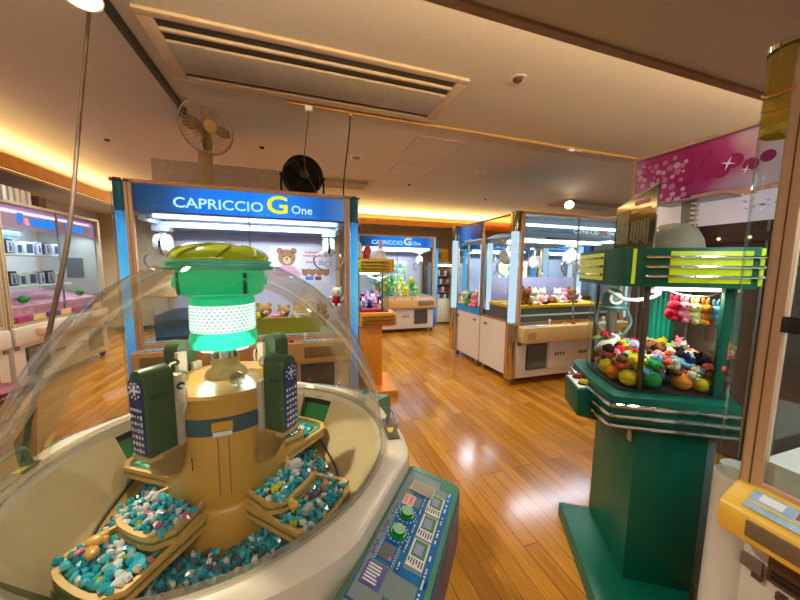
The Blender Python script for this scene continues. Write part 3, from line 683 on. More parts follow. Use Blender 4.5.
MB().b2(-.006, .006, -.10, .02, -.02, .02, .004).build('plate', steel, t); MB().b2(-.009, .01, .005, .045, -.024, .024, .003).build('hinge', dark, t)
m = MB(); m.cyl((-.01, -.075, 0), (-.004, -.075, 0), .007, n=10); m.build('keyhole', dark, t)

# ------------------------------------------------------------------ left wall row
pm1 = claw_machine('ivory framed prize cabinet with blue lettering along the left wall', (-2.93, 5.31, 0), PI/2, 'pink')
pm2 = claw_machine('ivory framed prize cabinet cut off by the left picture edge', (-2.93, 3.50, 0), PI/2, 'pink')
pinkband = ramp_mat('pink_header_print', [(0, '#c86ac8'), (.3, '#e8d8f0'), (.7, '#d8b8e0'), (1, '#e060b8')], 0, -A, A, emit=.35, tex=.3)
hd = MB().b2(-A+.05, A-.05, .032, .038, 1.78, 2.03).build('header_sign', G('pink_header_film', '#f8e0f4', .1, .05, .4, haze=.4, hazecol='#e6d0e8'), pm1)
MB().b2(-A+.06, A-.06, .06, .09, 1.99, 2.03).build('header_band', pinkband, hd)
bl = E('blue_sign_letters', '#2a86f0', 1.4)
text('lettering', 'F', .17, bl, hd, (-.60, .026, 1.835), bold=.006, ext=.004)
text('lettering', 'a', .15, M('pink_letter', '#e8a0c0', .4, emit=.5), hd, (-.505, .026, 1.835), bold=.005, ext=.004)
text('lettering', 'ntasia', .165, bl, hd, (-.41, .026, 1.835), bold=.006, ext=.004, sx=1.0)
text('lettering', 'ience', .165, bl, hd, (.17, .026, 1.835), bold=.006, ext=.004, sx=1.0)
for (z0, nm) in ((1.50, 'upper'), (1.13, 'lower')):
    sf = MB(); sf.b2(-.78, .32, .10, .34, z0-.02, z0, .003); sf.build('shelf', M('pale_shelf', '#d8e4e6', .4), pm1)
MB().b2(A-.05, A-.035, .06, .74, .80, 1.95).build('mirror_panel', M('grey_mirror', '#b4b8b2', .3, .2, var=.1, scale=3), pm1)
MB().b2(A-.062, A-.05, .22, .42, 1.18, 1.48).build('vent_plate', M('dark_vent', '#5c6468', .4), pm1)
m = MB(); m.b2(-.70, -.30, .2, .22, 1.72, 1.76); m.b2(-.72, -.25, .3, .32, 1.67, 1.70); m.build('blue_rail', M('blue_rail', '#4aa0d8', .4), pm1)
# sloping pink printed bed
m = MB(); m.prism([(.04, .80), (.04, .90), (.72, 1.02), (.72, .80)], -.82, .80, Matrix(((0, 0, 1, 0), (1, 0, 0, 0), (0, 1, 0, 0), (0, 0, 0, 1)))); m.build('printed_bed', M('pink_bed_print', '#dca0b8', .5, var=.35, scale=9), pm1)
m = MB()
for i, cc in enumerate((0, 1, 2, 1, 0, 2, 1)): m.mi = cc; m.b2(-.80+i*.225, -.62+i*.225, -.006, .004, .735, .80)
m.build('price_strip', [M('magenta_strip', '#b0387c', .5), M('cream_strip', '#e0c890', .5), M('purple_strip', '#6a4aa0', .5)], pm1)
boxes = []
spec = [(0, .10, .17, '#2c3038', '#b8c4e0', 'black framed figure box'), (1, .085, .13, '#c8d4dc', '#4a6a78', 'pale box with small blue picture'), (2, .13, .15, '#d0d8dc', '#4a5c58', 'white box with dark green picture'), (3, .09, .16, '#8088c0', '#e0e4f0', 'violet and white figure box'), (4, .12, .17, '#34363c', '#a0a8b8', 'dark box with a grey figure picture'), (5, .10, .15, '#d4dce4', '#6a7ab0', 'pale box with blue figure picture')]
for (z0, nm, sh) in ((1.50, 'upper', 0), (1.13, 'lower', 2)):
    y = 4.76
    for (i, w, h, c1, c2, d) in spec:
        t = thing('prize_box', d+' on the '+nm+' shelf of the left wall cabinet', 'prize box', (-3.14, y+w/2, z0))
        MB().b2(-.03, .03, -w/2, w/2, 0, h, .003).build('carton', M('carton_'+c1[1:], c1, .4), t)
        f = MB(); f.b2(.03, .033, -w*.36, w*.36, h*.12, h*.86); f.mi = 1; f.ball((.033, 0, h*.66), w*.16, 8, (.15, 1, 1)); f.b2(.032, .036, -w*.14, w*.16, h*.18, h*.55)
        f.build('picture', [M('boxpic_'+c2[1:], c2, .4, var=.3, scale=60), M('figure_blue', '#47508c', .5)], t)
        y += w+.04
for (y, x, lab) in ((4.78, -3.03, 'left'), (5.78, -3.03, 'right')):
    toy('capsule_ball', 'bright green ball on the pink bed near the '+lab+' end of the wall cabinet', 'ball', (x, y, .93), .09, 'ball', 'green')
for i in range(8):
    tag(MB().b2(-.06, .06, -.024, .024, 0, .155, .003).build('white_carton', [M('carton_white', '#d4d6d8', .5, var=.04)], loc=(-3.03, 4.36+i*.083, 2.072)), 'narrow white carton in the row atop the left wall cabinets', 'carton', 'white cartons in a row on the left cabinets')
tag(MB().b2(-.09, .09, -.06, .06, 0, .13, .004).build('brown_carton', M('carton_brown', '#5a3c2c', .6), loc=(-3.05, 5.12, 2.072)), 'dark brown carton at the end of the white carton row', 'carton')

# ------------------------------------------------------------------ on top of the blue machine
tag(MB().b2(-.71, .71, -.012, .012, 0, .38, .004).build('sign_board', M('tan_board_back', '#e6ccb2', .6)), 'wide plain tan board standing behind the two fans', 'board')
bpy.data.objects['sign_board'].location = (-.65, 3.862, 2.07)
def fan(name, label, loc, rz, tilt, r, body, cage, blade, hub, depth, kind):
    t = thing(name, label, 'fan', loc, rz)
    zc = {'stand': .555, 'floor': r+.035}[kind]
    rot = Euler((tilt, 0, 0)).to_matrix().to_4x4(); T = Matrix.Translation((0, 0, zc)) @ rot
    P = lambda x, y, z: T @ Vector((x, y, z))
    c = MB()
    n = 40 if kind == 'stand' else 28
    for i in range(n):
        a = 2*PI*i/n
        pts = [(rr*math.cos(a), yy, rr*math.sin(a)) for rr, yy in ((.2*r, -depth*.62), (.6*r, -depth*.55), (.92*r, -depth*.3), (r, 0))]
        c.tube([P(*p) for p in pts], .0022, 4)
        if i % 2 == 0:
            pts = [(rr*math.cos(a), yy, rr*math.sin(a)) for rr, yy in ((r, 0), (.9*r, depth*.4), (.3*r, depth*.6))]
            c.tube([P(*p) for p in pts], .0022, 4)
    for rr, yy, w in ((r, 0, .009), (.6*r, -depth*.55, .002), (.92*r, -depth*.3, .002)):
        c.tube([P(rr*math.cos(a*PI/20), yy, rr*math.sin(a*PI/20)) for a in range(40)], w, 6, closed=True)
    cg = c.build('cage', cage, t)
    h = MB(); h.cyl(P(0, -depth*.68, 0), P(0, -depth*.56, 0), .24*r, n=24); h.build('cage_badge', hub, cg)
    b = MB()
    nb = 4 if kind == 'stand' else 3
    for i in range(nb):
        a0 = 2*PI*i/nb
        pts = []
        for k in range(7):
            rr = r*(.14+.74*k/6); w = .16+.30*math.sin(PI*min(1, .25+.75*k/6))
            pts.append((rr, a0-w, a0+w))
        tb = bmesh.new(); vs = []
        for rr, u, v in pts:
            vs.append((tb.verts.new(P(rr*math.cos(u), -.014, rr*math.sin(u))), tb.verts.new(P(rr*math.cos(v), .014, rr*math.sin(v)))))
        for j in range(len(vs)-1): tb.faces.new((vs[j][0], vs[j+1][0], vs[j+1][1], vs[j][1]))
        bmesh.ops.solidify(tb, geom=tb.faces[:], thickness=.003)
        b._add(tb)
    b.cyl(P(0, -.03, 0), P(0, .03, 0), .16*r, n=18); b.build('blades', blade, t)
    m = MB(); m.cyl(P(0, depth*.5, 0), P(0, depth*.5+.12, 0), .3*r, .22*r, 20); m.ball(P(0, depth*.5+.12, 0), .22*r, 14); m.build('motor', body, t)
    if kind == 'stand':
        s = MB(); s.cyl((0, .05, .02), (0, .07, zc-.04), .016, n=12); s.b2(-.05, .05, .03, .11, .02, zc-r*.9, .008); s.build('pole', body, t)
        s = MB(); s.cyl((0, .06, 0), (0, .06, .025), .13, .12, 28); s.build('base', body, t)
        s = MB(); s.tube(catmull([(.02, .12, .2), (.1, .16, .1), (.2, .12, .03), (.3, .1, .012)], 5), .004, 6); s.build('power_cord', dark, t)
    else:
        s = MB()
        for q in (-1, 1):
            s.tube(catmull([(q*(r+.012), 0, zc), (q*(r+.02), 0, zc*.5), (q*(r+.01), 0, .02)], 4), .011, 8)
            s.b2(q*(r+.01)-.014, q*(r+.01)+.014, -.1, .1, 0, .02, .004); s.cyl((q*(r-.01), 0, zc), (q*(r+.03), 0, zc), .016, n=12)
            s.build('stand', body, t); s = MB()
        s.bm.free()
        s = MB(); s.lathe([(r*.985, -depth*.5), (r, -depth*.5), (r, depth*.5), (r*.985, depth*.5), (r*.985, -depth*.5)], 40, T.to_translation(), rot=(tilt+R(90), 0, 0)); s.build('drum', body, t)
        s = MB(); s.lathe([(.03, 0), (r*.97, 0)], 36, T @ Vector((0, depth*.45, 0)), rot=(tilt+R(90), 0, 0)); s.build('back_guard', M('dark_guard', '#231d19', .6), t)
    return t
ivory = M('ivory_plastic', '#c8a878', .45); ivoryc = M('ivory_wire', '#b89c78', .4)
fan('pedestal_fan', 'ivory pedestal fan standing on the blue lettered claw machine', (-.74, 3.35, 2.07), R(34), R(6), .225, ivory, ivoryc, G('clear_blade', '#d8c8b4', .1, .1, .6, haze=.5, hazecol='#b8a488'), M('ivory_badge', '#d0a860', .4), .10, 'stand')
fan('floor_fan', 'black round floor fan standing on the blue lettered claw machine', (.075, 3.42, 2.07), R(8), R(-4), .19, M('black_fan', '#16120f', .4), M('black_wire', '#2a2522', .4), M('dark_blade', '#3a302a', .35), M('dark_hub', '#2c2420', .4), .14, 'floor')

# ------------------------------------------------------------------ green and yellow scoop machines
def scoop_machine(label, loc, rz, body, panel, railm, collar, sx=1, fw=.32):
    t = thing('scoop_machine', label, 'prize machine', loc, rz)
    def mb(): m = MB(); m.sx = sx; return m
    def outline(o):
        # front edge, clipped far side, then the bulging player side
        p = [(fw-.02, -o), (fw+o*.6, .08), (fw+o*.6, .30), (fw-.03, .40+o), (-.06, .40+o)]
        x0, y0, y1 = -.06-o*.8, -o, .40+o
        for k in range(1, 14):
            a = PI*k/14
            p.append((x0-.030*math.sin(a)**.75, (y0+y1)/2+(y1-y0)/2*math.cos(a)))
        p.append((x0+.012, y0)); return p
    def arc(o): return outline(o)[5:]
    m = mb(); m.prism([(-.145, .42), (-.145, -.17), (.08, -.17), (.20, -.06), (fw-.03, .04), (fw-.03, .42)], 0, .08, bev=.012); m.build('foot_plate', body, t)
    m = mb(); m.b2(0, .25, 0, .40, .08, .77, .004); m.build('pedestal', body, t)
    m = mb(); m.b2(.25, .29, .02, .38, .10, .76, .004); m.build('pedestal_side', M('grey_green_side', '#6e8078', .5), t)
    m = mb(); m.b2(-.003, .0, .03, .06, .68, .725); m.build('sticker', M('cream_sticker', '#d8d0a8', .5), t)
    m = mb(); m.prism(outline(.03), .76, .80); m.prism(outline(.055), .80, .905, bev=.006); m.build('lower_collar', body, t)
    for z in (.79, .83, .87):
        m = mb(); m.tube([(x, y, z) for x, y in outline(.068)[6:]]+[(fw-.03, -.068, z)], .0085, 8); m.build('chrome_rail', railm, t)
    m = mb(); m.prism(outline(-.004), .905, .915); m.build('bowl_floor', M('dark_bowl', '#2e2a26', .5), t)
    # clear walls
    tb = bmesh.new(); ol = outline(0); n = len(ol)
    lo = [tb.verts.new((x, y, .912)) for x, y in ol]; hi = [tb.verts.new((x, y, 1.337)) for x, y in ol]
    for i in range(n): tb.faces.new((lo[i], lo[(i+1) % n], hi[(i+1) % n], hi[i]))
    m = mb(); m._add(tb); m.build('clear_wall', acrylic, t, smooth=50)
    for (x, y, w, mt) in ((.0, .004, .016, M('bronze_post', '#6e5a48', .3, .7)), (.262, .004, .03, collar), (-.04, .385, .016, M('bronze_post', '#6e5a48', .3, .7)), (fw-.03, .375, .02, collar)):
        m = mb(); m.b2(x-w/2, x+w/2, y, y+.02, .908, 1.337, .003); m.build('post', mt, t)
    m = mb(); m.prism(outline(.055), 1.335, 1.48, bev=.004); cl = m.build('upper_collar', collar, t)
    m = mb(); m.b2(.03, .275, -.0585, -.05, 1.352, 1.466, .001); m.build('front_panel', panel, cl)
    for xa in (-.090, fw-.024): m = mb(); m.b2(xa, xa+.011, -.0585, -.05, 1.345, 1.475); m.build('accent_strip', panel, cl)
    tb = bmesh.new(); ar = arc(.058)[2:-5]
    v = [(tb.verts.new((x, y, 1.352)), tb.verts.new((x, y, 1.466))) for x, y in ar]
    for i in range(len(v)-1): tb.faces.new((v[i][0], v[i+1][0], v[i+1][1], v[i][1]))
    m = mb(); m._add(tb); m.build('side_panel', panel, cl)
    for z in (1.375, 1.41, 1.445):
        m = mb(); m.tube([(-.045, -.066, z), (fw-.015, -.066, z)], .006, 8); m.ball((-.045, -.066, z), .0065, 8); m.build('chrome_rail', railm, cl)
        m = mb(); m.tube([(x, y, z) for x, y in arc(.068)[2:-5]], .006, 8); m.build('chrome_rail', railm, cl)
    # control box
    m = mb(); m.prism([(-.185, .735), (-.10, .72), (-.10, .875), (-.19, .858)], -.31, -.11, Matrix(((1, 0, 0, 0), (0, 0, -1, 0), (0, 1, 0, 0), (0, 0, 0, 1))), bev=.004); cb = m.build('control_box', body, t)
    m = mb(); m.box((-.146, .21, .8675), (.075, .17, .003), ry=-R(10.8)); m.build('control_card', whitepaper, cb)
    for y, mt in ((.165, yellow), (.255, red)):
        m = mb(); m.cyl((-.146, y, .866), (-.146, y, .874), .026, n=18); m.mi = 1; m.cyl((-.146, y, .872), (-.146, y, .886), .020, .017, 18); m.build('push_button', [dark, mt], cb)
    # inside
    m = mb(); m.cyl((.03, .02, 1.325), (.24, .02, 1.325), .007, n=10); m.build('lamp_tube', E('added_scoop_tube', '#fff2dc', 5), t)  # tube added to brighten the plush pile from inside
    m = mb(); m.cyl((0, .31, .915), (0, .31, 1.20), .022, n=18); m.build('centre_pole', steel, t)
    m = mb(); m.ball((0, .31, 1.25), .05, 16, (1, 1, 1.1)); m.mi = 1; m.lathe([(.018, 0), (.028, 0), (.028, .01), (.018, .01), (.018, 0)], 18, (-.01, .258, 1.262), rot=(R(90), 0, 0)); m.mi = 0
    m.lathe([(.055, 1.205), (.06, 1.215), (.055, 1.225)], 20, (0, .31, 0))
    hd = m.build('crane_head', [M('teal_crane', '#5c8a88', .35), whitepaper], t)
    for s in (-1, 1):
        m = mb(); m.tube(catmull([(s*.05, .31, 1.23), (s*.075, .29, 1.15), (s*.05, .28, 1.10), (s*.03, .28, 1.08)], 4), .006, 6); m.build('crane_arm', M('teal_crane', '#5c8a88', .35), hd)
    m = mb(); m.tube(catmull([(-.10, .12, 1.31), (-.03, .14, 1.272), (.05, .16, 1.268), (.12, .18, 1.29), (.13, .2, 1.315), (.11, .2, 1.32), (.10, .19, 1.305), (.13, .18, 1.30)], 5), .007, 8); m.build('white_hose', whitepaper, t)
    m = mb(); m.b2(.20, fw-.035, .385, .398, .915, 1.335)
    for k in range(4): m.cyl((.212+k*.022, .383, .915), (.212+k*.022, .383, 1.335), .008, n=8)
    m.build('inner_panel', M('inner_teal', '#0f9a80', .4) if sx > 0 else panel, t)
    return t
greenm = M('green_body', '#025c46', .38, var=.05, scale=5, spec=.3)
lime = M('lime_panel', '#c9d818', .35, emit=.25)
GL = (1.295, .845, 0); GR = R(-31.2)
gm = scoop_machine('green scoop prize machine full of small plush toys on the right', GL, GR, greenm, lime, chrome, M('green_collar', '#0a5a40', .4, spec=.3, var=.05))
ym = scoop_machine('yellow and orange scoop prize machine beside the blue claw machine', (.87, 3.26, 0), R(-4), M('orange_body', '#e8922a', .35, var=.06), M('gold_panel', '#e0c020', .35), M('gold_rail', '#8a6a20', .3, .8), M('gold_collar', '#c89418', .35), sx=-1, fw=.25)
Mg = Matrix.Translation(GL) @ Matrix.Rotation(GR, 4, 'Z')
Mgy = Matrix.Translation((.87, 3.26, 0)) @ Matrix.Rotation(R(-4), 4, 'Z')
def inside(x, y):
    if y < .03 or y > .365 or x > .285: return False
    return x > -.045-.022*math.sin(PI*min(1, max(0, y/.40)))
# big plush balls along the glass
for (x, y, r, c, lab) in ((-.022, .050, .034, 'yellow', 'big yellow plush ball against the front glass of the green machine'),
                          (.062, .052, .034, 'green', 'big dark green plush ball at the front glass beside the bronze post'),
                          (.17, .055, .034, 'orange', 'big orange plush ball at the front glass of the green machine'),
                          (-.045, .20, .034, 'yellow', 'yellow plush ball at the curved glass above the buttons'),
                          (-.047, .125, .030, 'orange', 'orange plush ball at the curved glass of the green machine'),
                          (.235, .05, .03, 'yellow', 'small yellow plush ball at the right end of the front glass'),
                          (-.0, .14, .036, 'green', 'dark green plush ball at the curved glass beside orange one')):
    toy('plush_ball', lab, 'plush ball', Mg @ Vector((x, y, .916)), r*2, 'ball', c, random.uniform(0, 3))
cols = ['pink', 'coral', 'pink', 'yellow', 'teal', 'navy', 'lime', 'sky blue', 'coral', 'black', 'pale yellow', 'pink', 'brown', 'green', 'yellow', 'red', 'white', 'black', 'cream']
kinds = ['lump', 'animal', 'long', 'lump', 'lump']
spots = []
for layer in range(3):
    st = .046
    for i in range(14):
        for j in range(13):
            x = -.08+i*st*.88+random.uniform(-.01, .01)+layer*.02; y = .025+j*st*.88+random.uniform(-.01, .01)
            if not inside(x, y): continue
            if layer == 0 and y < .10: continue
            spots.append((x, y, .935+layer*.034+.03*y/.36*(layer > 0)+random.uniform(-.005, .008), layer))
random.shuffle(spots)
cnt = 0
for (x, y, z, layer) in spots:
    if layer == 0 and random.random() < .5: continue
    if layer == 1 and random.random() < .15: continue
    c = random.choice(cols); kd = random.choice(kinds)
    lab = {0: 'buried at the bottom', 1: 'half covered', 2: 'on top'}[layer]
    toy('plush_toy', f"small {c} {'sausage shaped ' if kd == 'long' else 'sitting ' if kd == 'animal' else 'rounded '}plush toy {lab} of the green machine's pile" if layer != 1 else f"small {c} {'sausage shaped ' if kd == 'long' else 'sitting ' if kd == 'animal' else 'rounded '}plush toy {lab} in the green machine's pile",
        'plush toy', Mg @ Vector((x, y, z)), random.uniform(.043, .054), kd, c, random.uniform(0, 6.3), f'{c} plush toys piled in the green machine', random.uniform(-.6, .6), random.uniform(-.6, .6)); cnt += 1
toy('plush_toy', 'larger brown dog plush lying on top of the green machine pile', 'plush toy', Mg @ Vector((.13, .20, 1.02)), .085, 'lump', 'brown', R(-50))
toy('plush_toy', 'white and red capped plush leaning on the pile left of the bronze post', 'plush toy', Mg @ Vector((-.03, .24, 1.03)), .085, 'long', 'white', R(-30), ry=R(-25))
toy('plush_toy', 'red plush cap on top of the white plush in the green machine', 'plush toy', Mg @ Vector((-.045, .26, 1.075)), .04, 'lump', 'red', R(20))
toy('plush_toy', 'large grey blue plush on top of the pile right of the bronze post', 'plush toy', Mg @ Vector((.07, .24, 1.02)), .075, 'lump', 'sky blue', R(100))
for i, (c, d) in enumerate((('red', 'red'), ('lilac', 'pink'), ('pale yellow', 'yellow'), ('orange', 'orange'), ('sky blue', 'blue grey'))):
    cc = 'pink' if d == 'pink' else c
    p = Mg @ Vector((.125+i*.036, .075, 1.195-i*.004))
    toy('hanging_plush', f'{d} plush keychain hanging in the row inside the green machine', 'plush keychain', p, .088, 'bunny', cc, GR+R(20), 'plush keychains hanging in the green machine')
tag(MB().tube(catmull([Mg @ Vector((.09, .085, 1.325)), Mg @ Vector((.15, .085, 1.30)), Mg @ Vector((.24, .085, 1.295)), Mg @ Vector((.30, .085, 1.32))], 5), .003, 6).build('hanging_wire', steel), 'thin steel wire holding the row of plush keychains', 'wire')
# sign card and white lid on the green roof
t = thing('sign_card', 'glossy green printed sign card standing on the green machine roof', 'sign', Mg @ Vector((.0, .0, 1.48)), GR+R(97))
m = MB(); m.prism([(0, 0), (.26, 0), (.26, .195), (.0, .24)], -.003, .003, Matrix.Rotation(R(90), 4, 'X')); m.build('card', M('sign_green', '#2c4a2e', .08, coat=1, var=.35, scale=9), t)
m = MB(); m.tube([(0, 0, 0), (.26, 0, 0), (.26, 0, .195), (0, 0, .24)], .0045, 6, closed=True); m.build('clear_edge', M('edge_white', '#d8d4c8', .3), t)
m = MB()
for s in (-1, 1): m.b2(.04, .13, s*.0032-.0008, s*.0032+.0008, .18, .198)
m.mi = 1
for s in (-1, 1): m.b2(.03, .15, s*.0032-.0008, s*.0032+.0008, .152, .165)
m.mi = 2
for s in (-1, 1):
    m.b2(.16, .25, s*.0032-.0008, s*.0032+.0008, .03, .17)
    for k in range(6): m.b2(.03+k*.02, .045+k*.02, s*.0032-.0009, s*.0032+.0009, .02+.01*(k % 3), .12)
m.build('print', [M('sign_pink', '#b87a8a', .3), M('sign_gold', '#c8a040', .3), M('sign_olive', '#6a6a48', .3, var=.4, scale=40)], t)
t = thing('plastic_bowl', 'milky dome shaped plastic lid upside down on the green machine roof', 'bowl', Mg @ Vector((.15, .17, 1.481)))
m = MB(); m.lathe([(.102, 0), (.106, .004), (.102, .012), (.097, .04), (.078, .08), (.048, .105), (.0005, .114)], 36); m.build('dome', G('milky_plastic', '#e8e2d0', .2, .1, .7, haze=.55, hazecol='#c8bca4'), t)
m = MB(); m.lathe([(.098, .0), (.110, .0), (.110, .007), (.098, .007), (.098, 0)], 36); m.build('rim', G('milky_plastic2', '#e8e2d0', .2, .1, .7, haze=.6, hazecol='#d0c4ac'), t)
# yellow machine contents and lids on its roof
for i in range(4):
    for j in range(4):
        c = ('lilac', 'white', 'navy', 'lilac', 'pink')[(i*2+j) % 5]
        toy('plush_toy', f'{c} doll heaped in the yellow machine behind the dome', 'plush toy', Mgy @ Vector((-.19+i*.06, .06+j*.08, .935+.03*j)), .085, ('animal', 'bunny')[(i+j) % 2], c, random.uniform(-.5, .5), f'{c} dolls in the yellow machine')
tag(MB().b2(-.22, .02, -.012, .012, 0, .03, .005).build('pink_strip', M('hot_pink', '#e83a78', .5), loc=Mgy @ Vector((0, .03, .916))), 'hot pink strip along the front glass of the yellow machine', 'strip')
for (x, y, r, h, c, lab) in ((-.25, .2, .07, .20, '#d8d4d4', 'tall pale plastic hood on the yellow machine roof next to the blue column'), (-.13, .22, .05, .16, '#a81c2a', 'red bell shaped plastic hood on the yellow machine roof'), (-.02, .2, .10, .12, '#c8c8d0', 'wide grey white plastic hood on the yellow machine roof')):
    tag(MB().lathe([(r, 0), (r*1.02, .01), (r*.95, h*.4), (r*.75, h*.75), (r*.4, h*.95), (.0005, h)], 24).build('plastic_hood', M('hood_'+c[1:], c, .3), loc=Mgy @ Vector((x, y, 1.481))), lab, 'hood')
tag(MB().b2(-.025, .025, -.02, .02, 0, .22, .006).build('clear_stand', M('pale_stand', '#c8c4d0', .3), loc=Mgy @ Vector((.04, .33, 1.481))), 'narrow upright pale stand on the yellow machine roof', 'stand')

# ------------------------------------------------------------------ photo booth on the right
t = thing('photo_booth', 'photo booth with magenta bubble canopy behind the green machine', 'photo booth', (3.0, 1.36, 0), 0)
prof = [(0, 2.385), (-.03, 2.36), (-.045, 2.25), (-.045, 2.1), (-.03, 2.0), (.02, 1.93)]
tb = bmesh.new(); rows = []
for y in [(-.78+1.56*i/24) for i in range(25)]:
    dz = .03*math.sin(y*4.2)
    rows.append([tb.verts.new((x, y, z+(dz if z < 1.95 else 0))) for x, z in prof]+[tb.verts.new((.12, y, 1.93+dz)), tb.verts.new((.12, y, 2.385))])
for i in range(24):
    for j in range(8): tb.faces.new((rows[i][j], rows[i+1][j], rows[i+1][(j+1) % 8], rows[i][(j+1) % 8]))
tb.faces.new(rows[0]); tb.faces.new(rows[-1][::-1])
mg = ramp_mat('canopy_print', [(0, '#d8cfe0'), (.22, '#cfc0d6'), (.42, '#a83a80'), (.62, '#8e1a62'), (.86, '#a03a78'), (1, '#b878a4')], 1, -.30, .80, emit=.12, rough=.3, tex=.5, scale=2.6)
cn = MB()._add(tb).build('canopy', mg, t)
m = MB(); m.b2(-.05, .03, -.79, .79, 2.37, 2.396, .004); m.b2(-.055, .03, .775, .80, 1.75, 2.39, .004); m.build('canopy_frame', M('canopy_trim', '#c8b8a4', .4), t)
def fx(z): # front of the canopy at height z
    for (xa, za), (xb, zb) in zip(prof, prof[1:]):
        if zb <= z <= za: return xa+(xb-xa)*(za-z)/(za-zb)
    return -.045
rb = random.Random(3); m = MB(); bc = []
for i in range(110):
    y = rb.uniform(.38, .77); z = rb.uniform(1.98, 2.31); r = rb.uniform(.010, .026)
    if any((y-a)**2+(z-b)**2 < (r+c)**2*.8 for a, b, c in bc): continue
    bc.append((y, z, r)); x = fx(z)-.004; m.mi = len(bc) % 2
    m.cyl((x-.002, y, z), (x+.002, y, z), r, n=18)
m.build('bubble_print', [M('bubble_pink', '#b8789e', .4, emit=.1), M('bubble_white', '#cca8c0', .4, emit=.1)], cn)
m = MB()
for (y, z, r) in ([(y+.34, z, r*.85) for y, z, r in ((.02, 2.30, .055), (-.07, 2.27, .05), (-.02, 2.22, .05), (-.25, 2.17, .06), (-.34, 2.12, .05), (-.42, 2.15, .045), (-.18, 2.12, .06), (-.08, 2.13, .07), (.05, 2.15, .08))]):
    x = fx(z)-.003; m.cyl((x-.002, y, z), (x+.002, y, z), r, n=24)
m.build('petal_print', M('petal_magenta', '#941c66', .4, emit=.1), cn)
m = MB()
for (y, z, r) in ((.12, 2.16, .045), (.02, 2.09, .03)):
    x = fx(z)-.008; pts = []
    for k in range(8): a = PI/4*k+.3; q = r if k % 2 == 0 else r*.18; pts.append((q*math.cos(a), q*math.sin(a)))
    m.prism(pts, -.002, .002, Matrix.Translation((x, y, z)) @ Matrix.Rotation(R(90), 4, 'Y'))
m.build('sparkle_print', M('sparkle_white', '#eee8f0', .4, emit=.3), cn)
m = MB()
for i in range(24):
    y = -.76+i*.0633; dz = .02*math.sin(i*.9); x = fx(1.97)-.006
    m.box((x, y, 1.965+dz), (.004, .066, .035+.012*math.sin(i*1.7)))
m.build('cream_swirl', M('swirl_cream', '#d8a890', .4, emit=.1), cn)
low = MB().b2(.0, .10, -.78, .78, 1.74, 1.94).build('light_panel', ramp_mat('pearl_panel', [(0, '#cfd6ee'), (.4, '#d8d0e8'), (.7, '#e6dcd8'), (1, '#e0d4c8')], 1, -.78, .78, emit=.35, tex=.3), t)
rb = random.Random(5); m = MB(); y = .05
while y > -.72:
    w = rb.uniform(.02, .04)
    for k in range(3): m.box((-.002, y-rb.uniform(0, w), 1.86+rb.uniform(-.03, .03)), (.003, rb.uniform(.006, .03), .006), rx=rb.uniform(-1, 1))
    y -= w+.02
m.build('lettering', M('pale_violet_print', '#9aa0d8', .5), low)
m = MB(); m.b2(.03, .8, -.78, .78, .02, 1.745); m.build('booth_body', M('brown_curtain', '#5a463c', .7, var=.15, scale=30), t)
m = MB()
for y in (-.5, -.1, .3, .7): m.cyl((.02, y, .05), (.02, y, 1.74), .009, n=10)
m.build('booth_frame', steel, t)
m = MB(); m.b2(.005, .03, -.76, .76, 1.60, 1.66)
m.mi = 1
for i in range(9): m.ball((.0, -.7+i*.17, 1.63), .012, 8)
m.build('lamp_strip', [M('brown_trim2', '#4a382e', .5), E('warm_dot', '#ffd8a0', 1.5)], t)
m = MB(); m.prism([(-.045, 0), (.045, 0), (.03, -.42), (-.03, -.42)], -.02, .02, Matrix.Rotation(R(90), 4, 'X') @ Matrix.Identity(4)); br = m.build('bracket', M('bracket_grey', '#8a8890', .35, .4), t)
br.location = (-.12, .29, 1.92); br.rotation_euler = (0, 0, R(-70))
m = MB(); m.b2(-.2, .05, .05, .5, 1.918, 1.93); m.build('bracket_plate', M('bracket_grey', '#8a8890', .35, .4), t)
m = MB(); m.tube([(-.15+.022*math.cos(k*.8), .235+.022*math.sin(k*.8), 1.91-k*.0046) for k in range(90)], .006, 6); m.build('coiled_cable', whitepaper, t)

# ------------------------------------------------------------------ far corner: small lit cabinet with yellow sign
t = thing('vending_cabinet', 'narrow lit capsule cabinet with yellow sign in the far corner', 'vending machine', (3.42, 7.2, 0))
MB().b2(-.24, .24, -.25, .25, .04, .62, .006).build('base_cabinet', M('cream_cabinet', '#d0c49c', .5), t)
m = MB()
for s in (-1, 1): m.b2(s*.22-.02, s*.22+.02, -.25, .25, .62, 1.5)
m.b2(-.24, .24, .22, .25, .62, 1.5); m.b2(-.24, .24, -.25, .25, 1.48, 1.52); m.build('case', M('cream_cabinet2', '#b8aa88', .5), t)
m = MB()
for k in range(3): m.b2(-.2, .2, -.2, .2, .78+k*.2, .79+k*.2)
m.build('shelf', paleblue, t)
m = MB(); m.mi = 0
for k in range(4):
    for i in range(6): MB().b2(-.19+i*.062, -.14+i*.062, -.16, -.1, (.63 if k == 0 else .59+k*.2), .73+k*.2-(.02 if k else 0), .004).build('packet', [M('pk_red', '#b8382a', .5), M('pk_white', '#d8d4cc', .5), M('pk_dark', '#5a4a44', .5)][(i+k) % 3], t)
m.bm.free()
MB().cyl((-.2, -.22, 1.44), (.2, -.22, 1.44), .02, n=10).build('lamp_tube', E('warm_tube', '#fff0d0', 5), t)
sg = MB().b2(-.22, .22, -.02, .02, 1.55, 1.86, .004).build('sign', M('sign_yellow', '#c8a21c', .5), t)
text('lettering', 'FUJ', .17, blackpaint, sg, (-.2, -.022, 1.64), bold=.004, sx=.95)
m = MB()
for s in (-1, 1): m.cyl((s*.18, 0, 1.51), (s*.18, 0, 1.56), .01, n=8)
m.build('sign_bracket', steel, t)
